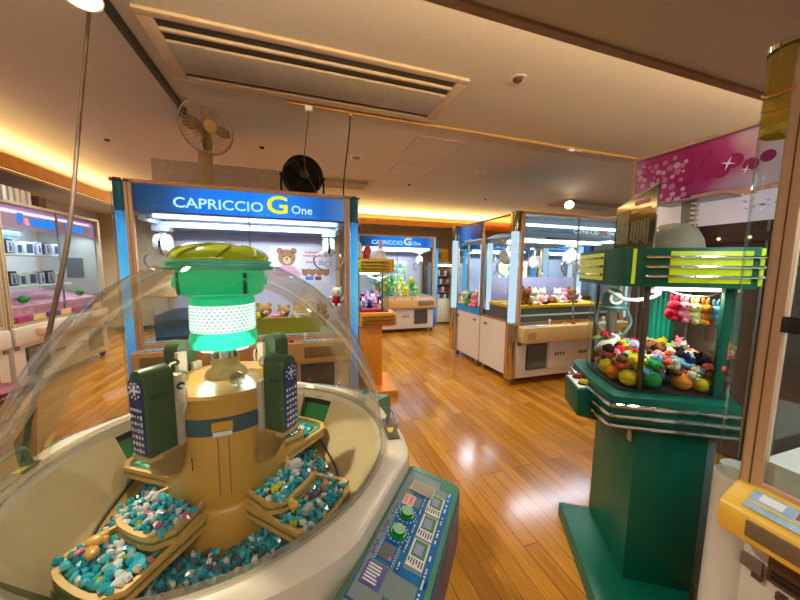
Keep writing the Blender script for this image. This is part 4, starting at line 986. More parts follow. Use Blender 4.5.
for (x, lab, c) in ((2.98, 'grey steel upright cabinet between the distant blue machine and the corner', '#8d9094'),):
    t = thing('steel_cabinet', lab, 'cabinet', (x+.07, 7.25, 0))
    MB().b2(-.045, .045, -.25, .25, 0, 1.5, .004).build('body', M('cab_grey', c, .4), t)
    MB().b2(.0, .012, -.256, -.25, .7, .8, .003).build('handle', dark, t)
# ------------------------------------------------------------------ stool by the left row
t = thing('bar_stool', 'chrome legged stool with red seat in front of the left cabinets', 'stool', (-2.19, 3.02, 0))
m = MB(); m.lathe([(.0005, .475), (.15, .475), (.178, .46), (.18, .44), (.17, .43), (.0005, .43)], 32); m.build('seat', M('red_vinyl', '#8a1a2a', .35), t)
m = MB(); m.lathe([(.178, .415), (.186, .425), (.184, .438), (.172, .43), (.178, .415)], 32); m.build('seat_ring', chrome, t)
for k in range(4):
    a = PI/4+k*PI/2
    m = MB(); m.tube([(.13*math.cos(a), .13*math.sin(a), .43), (.20*math.cos(a), .20*math.sin(a), .008)], .011, 10); m.cyl((.2*math.cos(a), .2*math.sin(a), 0), (.2*math.cos(a), .2*math.sin(a), .02), .016, n=10); m.build('leg', chrome, t)
m = MB(); m.tube([(.187*math.cos(k*PI/16), .187*math.sin(k*PI/16), .15) for k in range(32)], .010, 8, closed=True); m.build('foot_ring', chrome, t)

# ------------------------------------------------------------------ crystal dome machine in the foreground
DC = Vector((-.2175, 1.067, 0)); DR = R(-39)
dm = thing('crystal_dome_machine', 'round crystal prize machine under a big clear dome in the foreground', 'prize machine', DC, DR)
cream = M('cream_plastic', '#d2ae66', .42, var=.04)
creaml = M('cream_ledge', '#c4b184', .5, var=.04)
rimw = M('rim_white', '#d8cab4', .35, var=.03)
gold = M('gold_tower', '#c99a44', .3, var=.05, scale=6, coat=.3)
podg = M('pod_green', '#3d5a36', .35, var=.06)
chuteg = M('chute_green', '#1c7a3e', .4)
labelblue = M('label_blue', '#2c3f86', .4, var=.1)
def loft(rows, rf, n=96):
    """rows: (r or offset-from-outline, z, is_outline)"""
    tb = bmesh.new(); rs = []
    for i in range(n):
        a = 2*PI*i/n
        rs.append([tb.verts.new(((rf(a)+r if o else r)*math.cos(a), (rf(a)+r if o else r)*math.sin(a), z)) for r, z, o in rows])
    for i in range(n):
        for j in range(len(rows)-1): tb.faces.new((rs[i][j], rs[(i+1) % n][j], rs[(i+1) % n][j+1], rs[i][j+1]))
    return tb
def outl(a):
    q = (a+PI/4) % (PI/2)-PI/4            # angle from the nearest station
    flat = .553/math.cos(q)
    return min(flat, .575-.03*max(0, abs(q)-.35)/.43)
m = MB(); m._add(loft([(.470, .79, 0), (.480, .815, 0), (.488, .824, 0), (-.018, .826, 1), (-.004, .818, 1), (0, .80, 1), (0, .71, 1), (-.03, .69, 1)], outl)); m.build('top_rim', rimw, dm)
m = MB(); m._add(loft([(-.03, .69, 1), (-.035, .10, 1), (-.06, .08, 1), (-.06, .03, 1), (.001, .03, 0)], outl, 64)); m.build('body', M('body_beige', '#c2b098', .5, var=.1, scale=12), dm)
for k in range(4):
    a = PI/4+k*PI/2; m = MB(); m.cyl((.42*math.cos(a), .42*math.sin(a), 0), (.42*math.cos(a), .42*math.sin(a), .035), .03, n=14); m.build('foot', rubber, dm)
# dome
prof = []
for i in range(25):
    q = i/24*.9415; prof.append((.487*math.sqrt(1-q*q), .826+.605*q))
m = MB(); m.lathe(prof, 96); dome = m.build('dome', domeglass, dm, smooth=80)
m = MB(); m.lathe([(.482, .822), (.497, .822), (.497, .834), (.49, .84), (.482, .834), (.482, .822)], 96); m.build('dome_ring', G('ring_clear', '#e8e8e0', .2, .02, .8, haze=.2, hazecol='#d8d0c0'), dome)
# ledge segments between the stations, chute under each
def seg_ring(m, prof, a0, a1, n=20): m.lathe(prof, n, a0=a0, a1=a1)
def gi(a):
    q = (a+PI/4) % (PI/2)-PI/4            # the basin widens towards each station
    return .338+.060*math.exp(-(q/.34)**2)
def sect(m, rows, a0, a1, n, ends=False):
    tb = bmesh.new(); rs = []
    for i in range(n+1):
        a = a0+(a1-a0)*i/n
        rs.append([tb.verts.new(((gi(a)+r if o else r)*math.cos(a), (gi(a)+r if o else r)*math.sin(a), z)) for r, z, o in rows])
    for i in range(n):
        for j in range(len(rows)-1): tb.faces.new((rs[i][j], rs[i+1][j], rs[i+1][j+1], rs[i][j+1]))
    if ends: tb.faces.new(rs[0]); tb.faces.new(rs[-1][::-1])
    bmesh.ops.remove_doubles(tb, verts=tb.verts, dist=1e-6)
    m._add(tb)
for k in range(4):
    a = k*PI/2; m = MB()
    sect(m, [(0, .60, 1), (0, .660, 1), (.006, .668, 1), (.474, .800, 0), (.474, .60, 0)], a+.16, a+PI/2-.16, 24, True)
    m.build('ledge', creaml, dm)
    rot = Matrix.Rotation(a, 4, 'Z')
    m = MB(); tb = bmesh.new()
    tb.faces.new([tb.verts.new(rot @ Vector(p)) for p in ((.394, -.062, .655), (.474, -.078, .765), (.474, .078, .765), (.394, .062, .655))]); m._add(tb)
    m.mi = 1; tb = bmesh.new()
    tb.faces.new([tb.verts.new(rot @ Vector(p)) for p in ((.473, -.078, .762), (.473, .078, .762), (.473, .078, .80), (.473, -.078, .80))]); m._add(tb)
    m.build('chute', [chuteg, M('slot_grey', '#3c3834', .6)], dm)
m = MB(); sect(m, [(.001, .64, 1), (.0005, .662, 1), (-.005, .662, 1), (-.006, .64, 1)], 0, 2*PI, 96); m.build('gap_seal', dark, dm)
m = MB(); sect(m, [(-.003, .66, 1), (-.010, .65, 1), (-.020, .638, 1), (.30, .632, 0), (.16, .632, 0)], 0, 2*PI, 96); m.build('basin', cream, dm)
# tower
m = MB(); m.lathe([(.205, .632), (.198, .66), (.180, .72), (.172, .733), (.166, .737), (.165, .80), (.165, .945)], 64)
tower = m.build('tower', M('tower_cream', '#d0a046', .35, var=.04, scale=6, coat=.2), dm)
m = MB(); m.lathe([(.165, .945), (.168, .947), (.168, .991), (.165, .993)], 64); m.build('tower_band', M('band_blue', '#3a5a6a', .4), tower)
m = MB()
for k in range(4):
    a = k*PI/2-PI/4; c = Vector((.1685*math.cos(a), .1685*math.sin(a), 0))
    m.mi = 0; m.box(c+Vector((0, 0, .972)), (.004, .05, .024), rz=a); m.mi = 1; m.box(c+Vector((0, 0, .951)), (.004, .046, .012), rz=a)
m.build('amber_label', [M('amber_plate', '#d8a020', .4), whitepaper], tower)
m = MB(); m.lathe([(.165, .993), (.165, 1.045), (.158, 1.053), (.10, 1.058), (.06, 1.062)], 64); m.build('tower_cap', gold, tower)
m = MB(); m.lathe([(.06, 1.06), (.056, 1.075), (.04, 1.088), (.036, 1.10), (.036, 1.118)], 40); m.mi = 1; m.lathe([(.036, 1.118), (.038, 1.12), (.038, 1.148), (.03, 1.15)], 40); m.build('neck', [M('neck_cream', '#d0b078', .35), chrome], tower)
m = MB()
for k in range(4):
    a = k*PI/2+PI/4
    for s in (-.08, .08): m.cyl((.1652*math.cos(a+s), .1652*math.sin(a+s), .77), (.1652*math.cos(a+s), .1652*math.sin(a+s), .94), .0012, n=6)
m.build('tower_seam', M('seam_brown', '#8a6a34', .6), tower)
for k in range(4):
    a = k*PI/2+PI/4+.32
    m = MB(); m.ball((.118*math.cos(a), .118*math.sin(a), 1.078), .021, 12); o = m.build('crystal_ball', G('ball_glass', '#d8e0e0', .3, .02, 1.0, haze=.08, hazecol='#b8b0a0'), tower, smooth=0)
# lantern
emer = M('emerald_clear', '#04b070', .18, trans=.15, var=.05, coat=.4, emit=.5)
m = MB(); m.lathe([(.03, 1.148), (.09, 1.150), (.104, 1.158), (.107, 1.172), (.107, 1.186), (.104, 1.192), (.101, 1.205), (.09, 1.205)], 48); lan = m.build('lantern', emer, dm); lan.scale = (.87, .87, 1)
m = MB(); m.lathe([(.098, 1.205), (.100, 1.207), (.100, 1.283), (.098, 1.285)], 64); m.build('crystal_light', M('crystal_band', '#dcefee', .15, emit=1.0), lan)
m = MB()
for i in range(40):
    for j in range(8):
        a = 2*PI*(i+.5*(j % 2))/40
        m.box((.1*math.cos(a), .1*math.sin(a), 1.212+j*.0092), (.006, .009, .005), rz=a, ry=.3)
m.build('facet', M('facet_clear', '#c4e0dc', .1, emit=.6, coat=1), lan)
m = MB(); m.lathe([(.098, 1.283), (.102, 1.285), (.102, 1.298), (.10, 1.305), (.115, 1.31), (.13, 1.318), (.136, 1.335), (.138, 1.365), (.136, 1.382), (.12, 1.385)], 56)
m.build('lantern_body', emer, lan)
m = MB()
for k in range(4):
    a0 = k*PI/2+.5
    pts = [(.1385*math.cos(a0+t*.1), .1385*math.sin(a0+t*.1), 1.352+.010*math.sin(t*1.0)) for t in range(10)]
    m.tube(pts, [.003, .005, .006, .007, .007, .007, .007, .006, .005, .003], 8)
for k in range(4):
    a = k*PI/2-.2; m.mi = 1; m.box((.137*math.cos(a), .137*math.sin(a), 1.348), (.006, .012, .06), rz=a)
m.build('relief', [emer, M('emerald_dark', '#0a7a50', .3)], lan)
m = MB(); m.lathe([(.12, 1.383), (.165, 1.386), (.168, 1.391), (.165, 1.396), (.155, 1.398), (.155, 1.404), (.163, 1.406), (.160, 1.412), (.14, 1.414)], 64); m.build('flange', G('aqua_clear', '#a8e8d0', .2, .03, .8, haze=.45, hazecol='#8ad0b0'), lan)
m = MB(); m.lathe([(.15, 1.412), (.150, 1.418), (.142, 1.432), (.115, 1.448), (.07, 1.458), (.045, 1.460), (.042, 1.464), (.0005, 1.468)], 64)
lid = m.build('lid', M('olive_clear', '#9cac1c', .15, trans=.1, coat=.4, var=.05, emit=.1), lan)
m = MB()
for k in range(8):
    a = k*PI/4
    pts = [(r*math.cos(a+q), r*math.sin(a+q), z+.0006) for r, z, q in ((.149, 1.42, 0), (.142, 1.432, .12), (.115, 1.448, .3), (.07, 1.458, .5))]
    m.tube(catmull(pts, 4), .0045, 6)
m.build('swirl_rib', M('olive_dark', '#8a9614', .25), lid)

# stations: pod, mount, scoop, trays, control panel
btng = M('button_green', '#0c8a20', .35)
panelg = M('panel_green', '#4f8a6a', .4, var=.04)
panelp = M('panel_print', '#7e8c88', .6, var=.04, spec=.2)
pblue = M('panel_blue', '#1a6ca8', .6, var=.06, spec=.2)
def xf(k): return Matrix.Rotation(k*PI/2, 4, 'Z')
class SB(MB):
    """mesh builder whose result is turned to a station"""
    def __init__(s, k): super().__init__(); s.k = k
    def build(s, *a, **kw):
        bmesh.ops.transform(s.bm, matrix=xf(s.k), verts=s.bm.verts); return super().build(*a, **kw)
RX = Matrix(((0, 0, 1, 0), (1, 0, 0, 0), (0, 1, 0, 0), (0, 0, 0, 1)))      # (x,y,z)->(extrude, x, y)
def tray_poly(x0, x1, w, bulge=.03):
    p = [(x0, -w*.8), (x1-.05, -w)]
    for i in range(9):
        t = -1+i/4; p.append((x1-.045+(.045+bulge*0)*math.sqrt(max(0, 1-(abs(t))**3)), w*t))
    p += [(x1-.05, w), (x0, w*.8)]
    out = [p[0]]
    for q in p[1:]:
        if (q[0]-out[-1][0])**2+(q[1]-out[-1][1])**2 > 1e-6: out.append(q)
    return out
for k in range(4):
    # pod: arched block with a blue label on its outer face
    w, z0, zt = .030, .93, 1.118
    arch = [(-w, z0), (w, z0), (w, zt)]+[(w*math.cos(i*PI/12), zt+w*math.sin(i*PI/12)) for i in range(1, 12)]+[(-w, zt)]
    m = SB(k); m.prism(arch, .178, .246, RX, bev=.008); pod = m.build('pod', podg, dm)
    m = SB(k); m.box((.214, w+.0015, 1.08), (.035, .004, .010), bev=.001); m.box((.214, -w-.0015, 1.08), (.035, .004, .010), bev=.001); m.build('grip_slot', M('pod_dark', '#2e4a2c', .4), pod)
    m = SB(k)
    m.mi = 0; m.cyl((.245, 0, 1.1), (.2495, 0, 1.1), .026, n=24); m.b2(.245, .2488, -.024, .024, .94, 1.08)
    rb = random.Random(k); m.mi = 1
    for i in range(9): a = i*2*PI/9; m.cyl((.248, .019*math.cos(a), 1.1+.019*math.sin(a)), (.2505, .019*math.cos(a), 1.1+.019*math.sin(a)), .003, n=6)
    m.box((.2495, 0, 1.1), (.002, .024, .006)); m.box((.2495, 0, 1.1), (.002, .006, .024))
    for i in range(4):
        for j in range(7): m.box((.249, -.017+i*.0113, .95+j*.017), (.0016, rb.uniform(.003, .008), rb.uniform(.004, .010)))
    m.build('label', [labelblue, whitepaper], pod)
    m = SB(k); m.b2(.160, .178, -.040, -.010, .885, 1.075, .003); m.b2(.16, .178, .010, .040, .93, 1.12, .003); m.mi = 1; m.cyl((.168, .042, 1.09), (.168, .036, 1.09), .010, n=14); m.mi = 2; m.tube(catmull([(.168, .042, 1.09), (.17, .06, 1.085), (.172, .062, 1.05), (.172, .05, 1.02)], 4), .004, 6)
    m.build('pod_mount', [M('mount_white', '#c8b8a4', .4), dark, offwhite], pod)
    m = SB(k); m.mi = 0
    tb = bmesh.new(); A_ = []; B_ = []
    for i in range(13):
        q = -PI*.5+PI*i/12
        A_.append(tb.verts.new((.168+.075*math.cos(q), .052*math.sin(q), .932))); B_.append(tb.verts.new((.166+.030*math.cos(q), .036*math.sin(q)-.02, .845)))
    for i in range(12): tb.faces.new((A_[i], A_[i+1], B_[i+1], B_[i]))
    bmesh.ops.solidify(tb, geom=tb.faces[:], thickness=.004)
    m._add(tb); m.b2(.165, .246, -.036, .036, .920, .932, .003)
    m.mi = 1; m.b2(.166, .1665, .060, .064, .86, .895)
    m.build('scoop', [M('scoop_cream', '#c9a868', .4), dark], dm)
    # two-level tray
    for (x0, x1, ww, zz, h, nm) in ((.150, .398, .112, .714, .03, 'lower_tray'), (.150, .285, .095, .748, .03, 'upper_tray')):
        po = tray_poly(x0, x1, ww)
        m = SB(k); m.mi = 0; m.prism(po, zz-.004, zz+.004)
        n = len(po)
        inner = tray_poly(x0, x1-.012, ww-.012)
        tb = bmesh.new()
        A_ = [tb.verts.new((x, y, zz-h*.6)) for x, y in po]; B_ = [tb.verts.new((x, y, zz+h*.55)) for x, y in po]
        C_ = [tb.verts.new((x, y, zz+h*.55)) for x, y in inner]; D_ = [tb.verts.new((x, y, zz+.003)) for x, y in inner]
        for i in range(n-1):
            j = i+1
            tb.faces.new((A_[i], A_[j], B_[j], B_[i])); tb.faces.new((B_[i], B_[j], C_[j], C_[i])); tb.faces.new((C_[i], C_[j], D_[j], D_[i]))
        m.mi = 1; m._add(tb)
        m.mi = 2
        for i in range(3): m.b2(x0+.01, x1-.03, -ww*.6+i*ww*.6-.006, -ww*.6+i*ww*.6+.006, zz+.004, zz+.0055)
        m.build(nm, [M('tray_green', '#3f8a62', .4), cream, M('tray_pale', '#8fc09a', .4)], dm)
    # control panel
    m = SB(k); pr = [(.50, .58), (.50, .70), (.553, .782), (.563, .788), (.694, .760), (.706, .748), (.708, .70), (.695, .53), (.66, .46), (.50, .46)]
    y0, y1 = -.262, .172
    m.prism(pr, -y1, -y0, Matrix(((1, 0, 0, 0), (0, 0, -1, 0), (0, 1, 0, 0), (0, 0, 0, 1))))
    pn = m.build('control_panel', panelg, dm)
    TA = math.atan2(.028, .131)
    T = Matrix.Translation((.6285, 0, .774)) @ Matrix.Rotation(TA, 4, 'Y')
    def flat(m, u0, u1, v0, v1, z0, z1):
        m.box(T @ Vector(((v0+v1)/2, (u0+u1)/2, (z0+z1)/2)), (abs(v1-v0), abs(u1-u0), z1-z0), ry=TA)
    m = SB(k); flat(m, -.205, .125, -.064, .066, 0, .0012); flat(m, .125, .152, -.064, .03, 0, .0012); flat(m, -.240, -.205, -.064, .0, 0, .0012)
    m.mi = 1
    flat(m, -.242, .154, -.067, -.0635, 0, .0016); flat(m, .150, .154, -.064, .03, 0, .0016); flat(m, .124, .154, .028, .0315, 0, .0016); flat(m, .122, .126, .03, .066, 0, .0016); flat(m, -.242, -.238, -.064, .0, 0, .0016); flat(m, -.24, -.205, -.0015, .002, 0, .0016)
    flat(m, -.205, -.155, -.057, -.012, .0012, .0022)
    m.mi = 2
    for q in ((-.155, .115, -.003, .012), (-.185, .12, .054, .070), (.06, .115, -.03, .005), (-.15, -.095, -.05, -.006), (-.040, .024, -.048, .002), (-.100, -.036, -.048, .002), (-.155, -.135, -.003, .07)): flat(m, *q, .0008, .002)
    m.mi = 3
    flat(m, .018, .055, -.048, -.020, .002, .0028)
    for u0 in (-.125, -.050, .025): flat(m, u0, u0+.068, .014, .052, .0015, .0025)
    rb = random.Random(11+k)
    for i in range(6): flat(m, -.198+i*.0068, -.1945+i*.0068, -.052, -.018-rb.uniform(0, .01), .0022, .0028)
    for i in range(40): u = rb.uniform(-.18, .12); flat(m, u, u+.004, .058, .062, .002, .0026); u = rb.uniform(-.15, .11); flat(m, u, u+.003, .002, .005, .002, .0026)
    for uu in (-.009, -.067):
        for i in range(16): a = i*2*PI/16; flat(m, uu+.0245*math.cos(a)-.0014, uu+.0245*math.cos(a)+.0014, -.025+.0245*math.sin(a)-.0014, -.025+.0245*math.sin(a)+.0014, .002, .0028)
    for i in range(8): flat(m, -.148+i*.007, -.1455+i*.007, -.0495, -.0470, .002, .0028); flat(m, -.148+i*.007, -.1455+i*.007, -.0095, -.007, .002, .0028)
    m.mi = 4
    flat(m, -.142, -.106, -.044, -.014, .002, .0034)
    m.mi = 5; flat(m, -.139, -.133, -.021, -.016, .0034, .0040); flat(m, .022, .052, -.034, -.023, .0028, .0034); flat(m, .022, .052, -.046, -.037, .0028, .0034)
    m.mi = 6
    for u0 in (-.125, -.050, .025):
        for i in range(6): flat(m, u0+.003+rb.uniform(0, .006), u0+.020, .016+i*.006, .019+i*.006, .0025, .003)
    m.mi = 1
    for uu in (-.009, -.067, -.125):
        for i in range(5): flat(m, uu-.016+i*.0075, uu-.0115+i*.0075, -.0615+.002*(i % 2), -.052-.002*(i % 3), .0012, .002)
    m.mi = 7
    for u0 in (-.125, -.050, .025): flat(m, u0+.024, u0+.066, .018, .049, .0025, .0031)
    m.mi = 8
    for u0 in (-.125, -.050, .025): flat(m, u0+.030, u0+.056, .022, .041, .0031, .0036)
    m.build('panel_label', [panelp, navy, pblue, whitepaper, dark, M('print_red', '#c83440', .4, emit=.2), M('print_ink', '#4a4238', .5), M('print_green', '#3c7a3c', .5), M('print_violet', '#8a90b4', .5)], pn)
    for u in (-.009, -.067):
        m = SB(k); p = T @ Vector((-.025, u, 0)); nrm = (T.to_3x3() @ Vector((0, 0, 1))).normalized()
        m.cyl(p, p+nrm*.006, .019, n=24); m.cyl(p+nrm*.004, p+nrm*.014, .0155, .0145, 24); m.build('push_button', btng, pn)
    m = SB(k); flat(m, .072, .112, -.045, .020, .001, .005); m.mi = 1
    for i in range(6): flat(m, .076+i*.0058, .0775+i*.0058, -.042, .017, .005, .0058)
    m.build('coin_slot', [M('coin_plate', '#8a7866', .35, .5), dark], pn)
    m = SB(k); m.b2(.7065, .7095, -.24, .15, .60, .74, .001); m.build('side_label', M('side_navy', '#4a4a60', .4, var=.2, scale=60), pn)
    m = SB(k); m.tube(catmull([(.685, -.09, .48), (.72, -.09, .46), (.72, .01, .46), (.685, .01, .48)], 5), .008, 8); m.build('pull_handle', panelg, pn)
# grab handles on the rim
for a in (R(33), R(219)):
    rt = Matrix.Rotation(a, 4, 'Z')
    m = MB(); m.box((.522, 0, .829), (.040, .14, .006), bev=.002); m.mi = 1; m.box((.522, -.02, .8325), (.025, .03, .002))
    bmesh.ops.transform(m.bm, matrix=rt, verts=m.bm.verts); pl = m.build('handle_plate', [M('plate_grey', '#6a5c4c', .4, .6), yellow], dm)
    m = MB(); m.tube(catmull([(.52, -.06, .83), (.53, -.06, .865), (.535, -.045, .878), (.535, .045, .878), (.53, .06, .865), (.52, .06, .83)], 5), .006, 10)
    bmesh.ops.transform(m.bm, matrix=rt, verts=m.bm.verts); m.build('grab_handle', steel, pl)

# crystals: countable on the trays, the rest of the basin is a loose fill
Md = Matrix.Translation(DC) @ Matrix.Rotation(DR, 4, 'Z')
def crystal_mat(n, c, tr=.18):
    return M('crystal_'+n, c, .05, var=.25, scale=60, trans=tr, spec=1, coat=.7)
CM = {'teal': crystal_mat('teal', '#16bcd8'), 'blue green': crystal_mat('bluegreen', '#4cd4ea'), 'clear': crystal_mat('clear', '#eefafa', .12), 'smoky': crystal_mat('smoky', '#56707a', .15), 'pink': crystal_mat('pink', '#d87aa0'), 'lime': crystal_mat('lime', '#a8c030')}
_cm = {}
def crystal_mesh(c, v):
    if (c, v) in _cm: return _cm[(c, v)]
    tb = bmesh.new(); bmesh.ops.create_icosphere(tb, subdivisions=1, radius=1)
    rb = random.Random(v*7+1)
    for vt in tb.verts: vt.co *= rb.uniform(.7, 1.2); vt.co.z *= .75
    m = MB(); m._add(tb); o = m.build('crystal', CM[c], smooth=0); me = o.data; bpy.data.objects.remove(o); _cm[(c, v)] = me; return me
rc = random.Random(21)
ncry = [0]
def crystal(p, s, c, where):
    o = bpy.data.objects.new('crystal', crystal_mesh(c, rc.randrange(4))); C.objects.link(o)
    o.location = Md @ Vector(p); o.scale = (s, s, s); o.rotation_euler = (rc.uniform(0, 6), rc.uniform(0, 6), rc.uniform(0, 6))
    tag(o, f'{c} faceted plastic crystal {where}', 'crystal', f'{c} crystals {where}'); ncry[0] += 1
def pick(): return rc.choices(['teal', 'blue green', 'clear', 'smoky', 'pink', 'lime'], [34, 24, 34, 1, 3, 3])[0]
def fill_tray(k, x0, x1, w, z, n, where):
    pts = []; tries = 0
    while len(pts) < n and tries < 6000:
        tries += 1
        x = rc.uniform(x0, x1); y = rc.uniform(-w, w)
        if any((x-a)**2+(y-b)**2 < .0135**2 for a, b in pts): continue
        pts.append((x, y))
    for x, y in pts:
        p = xf(k) @ Vector((x, y, z+rc.uniform(0, .010))); crystal(p, rc.uniform(.0095, .013), pick(), where)
fill_tray(3, .178, .268, .080, .761, 70, 'on the upper left tray')
fill_tray(3, .292, .378, .096, .727, 78, 'on the lower left tray')
fill_tray(0, .178, .268, .078, .761, 55, 'on the upper right tray')
fill_tray(0, .292, .378, .096, .727, 62, 'on the lower right tray')
n0 = ncry[0]
for i in range(45):
    a = rc.uniform(R(-100), R(-15)); r = rc.uniform(.225, .32)
    crystal((r*math.cos(a), r*math.sin(a), .662+rc.uniform(0, .012)), rc.uniform(.009, .012), rc.choice(['teal', 'teal', 'smoky', 'blue green', 'smoky', 'clear']), 'loose in the basin below the trays')
m = MB()
for i in range(1500):
    a = rc.uniform(0, 2*PI); r = rc.uniform(.21, .322); s = rc.uniform(.009, .013)
    m.mi = rc.choices([0, 1, 2, 3], [45, 25, 15, 15])[0]
    tb = bmesh.new(); bmesh.ops.create_icosphere(tb, subdivisions=1, radius=s)
    bmesh.ops.transform(tb, matrix=Matrix.Translation((r*math.cos(a), r*math.sin(a), .642+rc.uniform(0, .014))) @ Euler((rc.uniform(0, 6), rc.uniform(0, 6), 0)).to_matrix().to_4x4() @ Matrix.Diagonal((1.2, .8, .7, 1)), verts=tb.verts)
    m._add(tb)
o = m.build('crystal_fill', [CM['teal'], CM['smoky'], CM['blue green'], CM['clear']], smooth=0); o.location = DC; o.rotation_euler = (0, 0, DR)
tag(o, 'loose fill of teal and smoky crystals lying all round the basin floor', 'crystals', kind='stuff')
m = MB()
for k in (1, 2):
    for i in range(110):
        x = rc.uniform(.18, .35); y = rc.uniform(-.07, .07); s = rc.uniform(.008, .011); z = .727 if x > .285 else .761
        m.mi = rc.choice([0, 0, 1, 2, 3])
        tb = bmesh.new(); bmesh.ops.create_icosphere(tb, subdivisions=1, radius=s)
        bmesh.ops.transform(tb, matrix=xf(k) @ Matrix.Translation((x, y, z)) @ Matrix.Diagonal((1.2, .8, .7, 1)), verts=tb.verts); m._add(tb)
o = m.build('crystal_fill', [CM['teal'], CM['smoky'], CM['blue green'], CM['clear']], smooth=0); o.location = DC; o.rotation_euler = (0, 0, DR)
tag(o, 'loose crystals on the two trays behind the dome tower', 'crystals', kind='stuff')
# little prize figures among the crystals
def charm(label, p, size, col, kind='bear', rz=0, k=3):
    t = thing('toy_charm', label, 'toy charm', Md @ (xf(k) @ Vector(p)), rz)
    mt = M('charm_'+col[1:], col, .35, var=.08)
    b = MB(); q = size
    if kind == 'bear':
        b.ball((0, 0, .3*q), .42*q, 14, (1.2, .9, .8)); b.ball((.42*q, 0, .42*q), .32*q, 14)
        for s in (-1, 1): b.ball((.45*q, s*.22*q, .7*q), .11*q, 8); b.ball((.2*q, s*.35*q, .12*q), .13*q, 8); b.ball((-.32*q, s*.28*q, .12*q), .14*q, 8)
    elif kind == 'shell':
        b.ball((0, 0, .25*q), .55*q, 18, (1, .8, .55)); b.ball((.35*q, .1*q, .3*q), .35*q, 14, (1, .9, .8)); b.ball((.45*q, -.18*q, .2*q), .22*q, 12)
    elif kind == 'fish':
        b.ball((0, 0, .3*q), .5*q, 14, (1.3, .5, .6)); b.ball((-.7*q, 0, .35*q), .25*q, 8, (.5, .3, 1.2)); b.ball((.2*q, 0, .62*q), .16*q, 8, (1.2, .3, .8))
    elif kind == 'box':
        b.box((0, 0, .3*q), (1.1*q, .7*q, .6*q), bev=.1*q)
    b.build('figure', mt, t)
    return t
charm('large rounded tan shell charm on the left lower tray', (.318, -.062, .742), .036, '#d8a850', 'shell', .4)
charm('second rounded tan shell charm beside the larger one on the left tray', (.340, -.030, .742), .030, '#c89848', 'shell', 2)
charm('brown wooden looking block charm in the basin under the left tray', (.30, .17, .664), .038, '#b8803c', 'box', .5)
charm('yellow bear charm lying in the basin below the tower', (.300, -.185, .664), .040, '#d0a830', 'bear', .8, 0)
charm('tan oval charm in the basin under the right tray', (.325, -.13, .664), .026, '#c8a060', 'shell', .2, 0)
charm('yellow bear charm on the near edge of the right lower tray', (.292, -.055, .738), .034, '#d8b848', 'bear', 2.2, 0)
charm('orange and white fish charm standing on the right lower tray', (.325, .045, .740), .030, '#d87a30', 'fish', 1.2, 0)
charm('white sugar lump charm on the right upper tray', (.215, .045, .776), .034, '#e0dcd0', 'box', .5, 0)
charm('grey white lump charm on the right lower tray', (.335, -.05, .737), .028, '#b8b4ac', 'box', 1.0, 0)
charm('lime yellow starfish shaped charm on the right upper tray', (.23, -.055, .773), .026, '#d8d81c', 'bear', .3, 0)
charm('dark violet lump charm in the middle of the right lower tray', (.318, .0, .737), .030, '#4a4468', 'shell', .9, 0)
charm('pink lump charm at the tip of the left lower tray', (.345, -.075, .734), .018, '#d86a8a', 'shell', .9, 3)
charm('pale pink lump charm on the tray rim beside the dark ledge gap', (.30, -.082, .734), .018, '#d8a0a8', 'shell', .9, 3)

# ------------------------------------------------------------------ final size and standing place of every claw machine, with what is in and on it
def resite(mach, loc, size):
    old = Matrix.Translation(mach.location) @ Matrix.Rotation(mach.rotation_euler.z, 4, 'Z'); inv = old.inverted()
    new = Matrix.Translation(loc) @ Matrix.Rotation(mach.rotation_euler.z, 4, 'Z') @ Matrix.Scale(size, 4)
    for o in [o for o in C.objects if o.parent is None and o is not mach and 'category' in o.keys() and o.type in ('MESH', 'EMPTY')]:
        p = inv @ o.location
        if abs(p.x) < A and -.1 < p.y < D+.03 and p.z > .3 and o['category'] not in ('cord', 'claw machine', 'ceiling light', 'sprinkler'):
            o.matrix_basis = new @ inv @ o.matrix_basis
    mach.location = loc; mach.scale = (size,)*3
CK, CZ = .948, .073            # cabinet size, and the height of its datum above the floor on the casters
for mach, loc in ((cap1, (-.375, 2.92)), (cap2, (1.967, 6.16)), (cap3, (6.35, 6.16)), (cap4, (4.45, 6.16)), (wm, (3.25, 2.967)), (wb, (3.25, 4.49)), (rm, (1.30, -.308)), (pm1, (-2.778, 5.034)), (pm2, (-2.778, 3.318))):
    resite(mach, (loc[0], loc[1], CZ), CK)

# ------------------------------------------------------------------ light, world, camera
def area(name, loc, size, power, col, rot=(0, 0, 0), sy=None):
    l = bpy.data.lights.new(name, 'AREA'); l.energy = power; l.color = col; l.size = size
    if sy: l.shape = 'RECTANGLE'; l.size_y = sy
    o = bpy.data.objects.new(name, l); o.location = loc; o.rotation_euler = rot; C.objects.link(o); return o
def spot(name, loc, aim, power, col, ang=90, r=.05):
    l = bpy.data.lights.new(name, 'SPOT'); l.energy = power; l.color = col; l.spot_size = R(ang); l.spot_blend = .8; l.shadow_soft_size = r
    o = bpy.data.objects.new(name, l); o.location = loc
    o.rotation_euler = Vector(aim).to_track_quat('-Z', 'Y').to_euler(); C.objects.link(o); return o
l = bpy.data.lights.new('lantern_light', 'POINT'); l.energy = 5.0; l.color = (.95, 1, .9); l.shadow_soft_size = .1
o = bpy.data.objects.new('lantern_light', l); C.objects.link(o); o.location = (0, 0, 1.115); o.parent = dm
warm = (1, .91, .76)
for (x, y) in ((-2.2, -.6), (-.2, -.9), (2.6, -1.0)):  # unseen area lights added behind the camera as fill
    area('added_fill_light', (x, y, 2.385), 1.2, 15, warm, sy=.3)
spot('spotlight_light', (-.84, 1.78, 2.50), (.5, -.6, -1.5), 190, (1, .9, .7), 75)
spot('spotlight_light', (-1.04, 1.74, 2.52), (-.35, .2, -.45), 35, (1, .9, .65), 110)
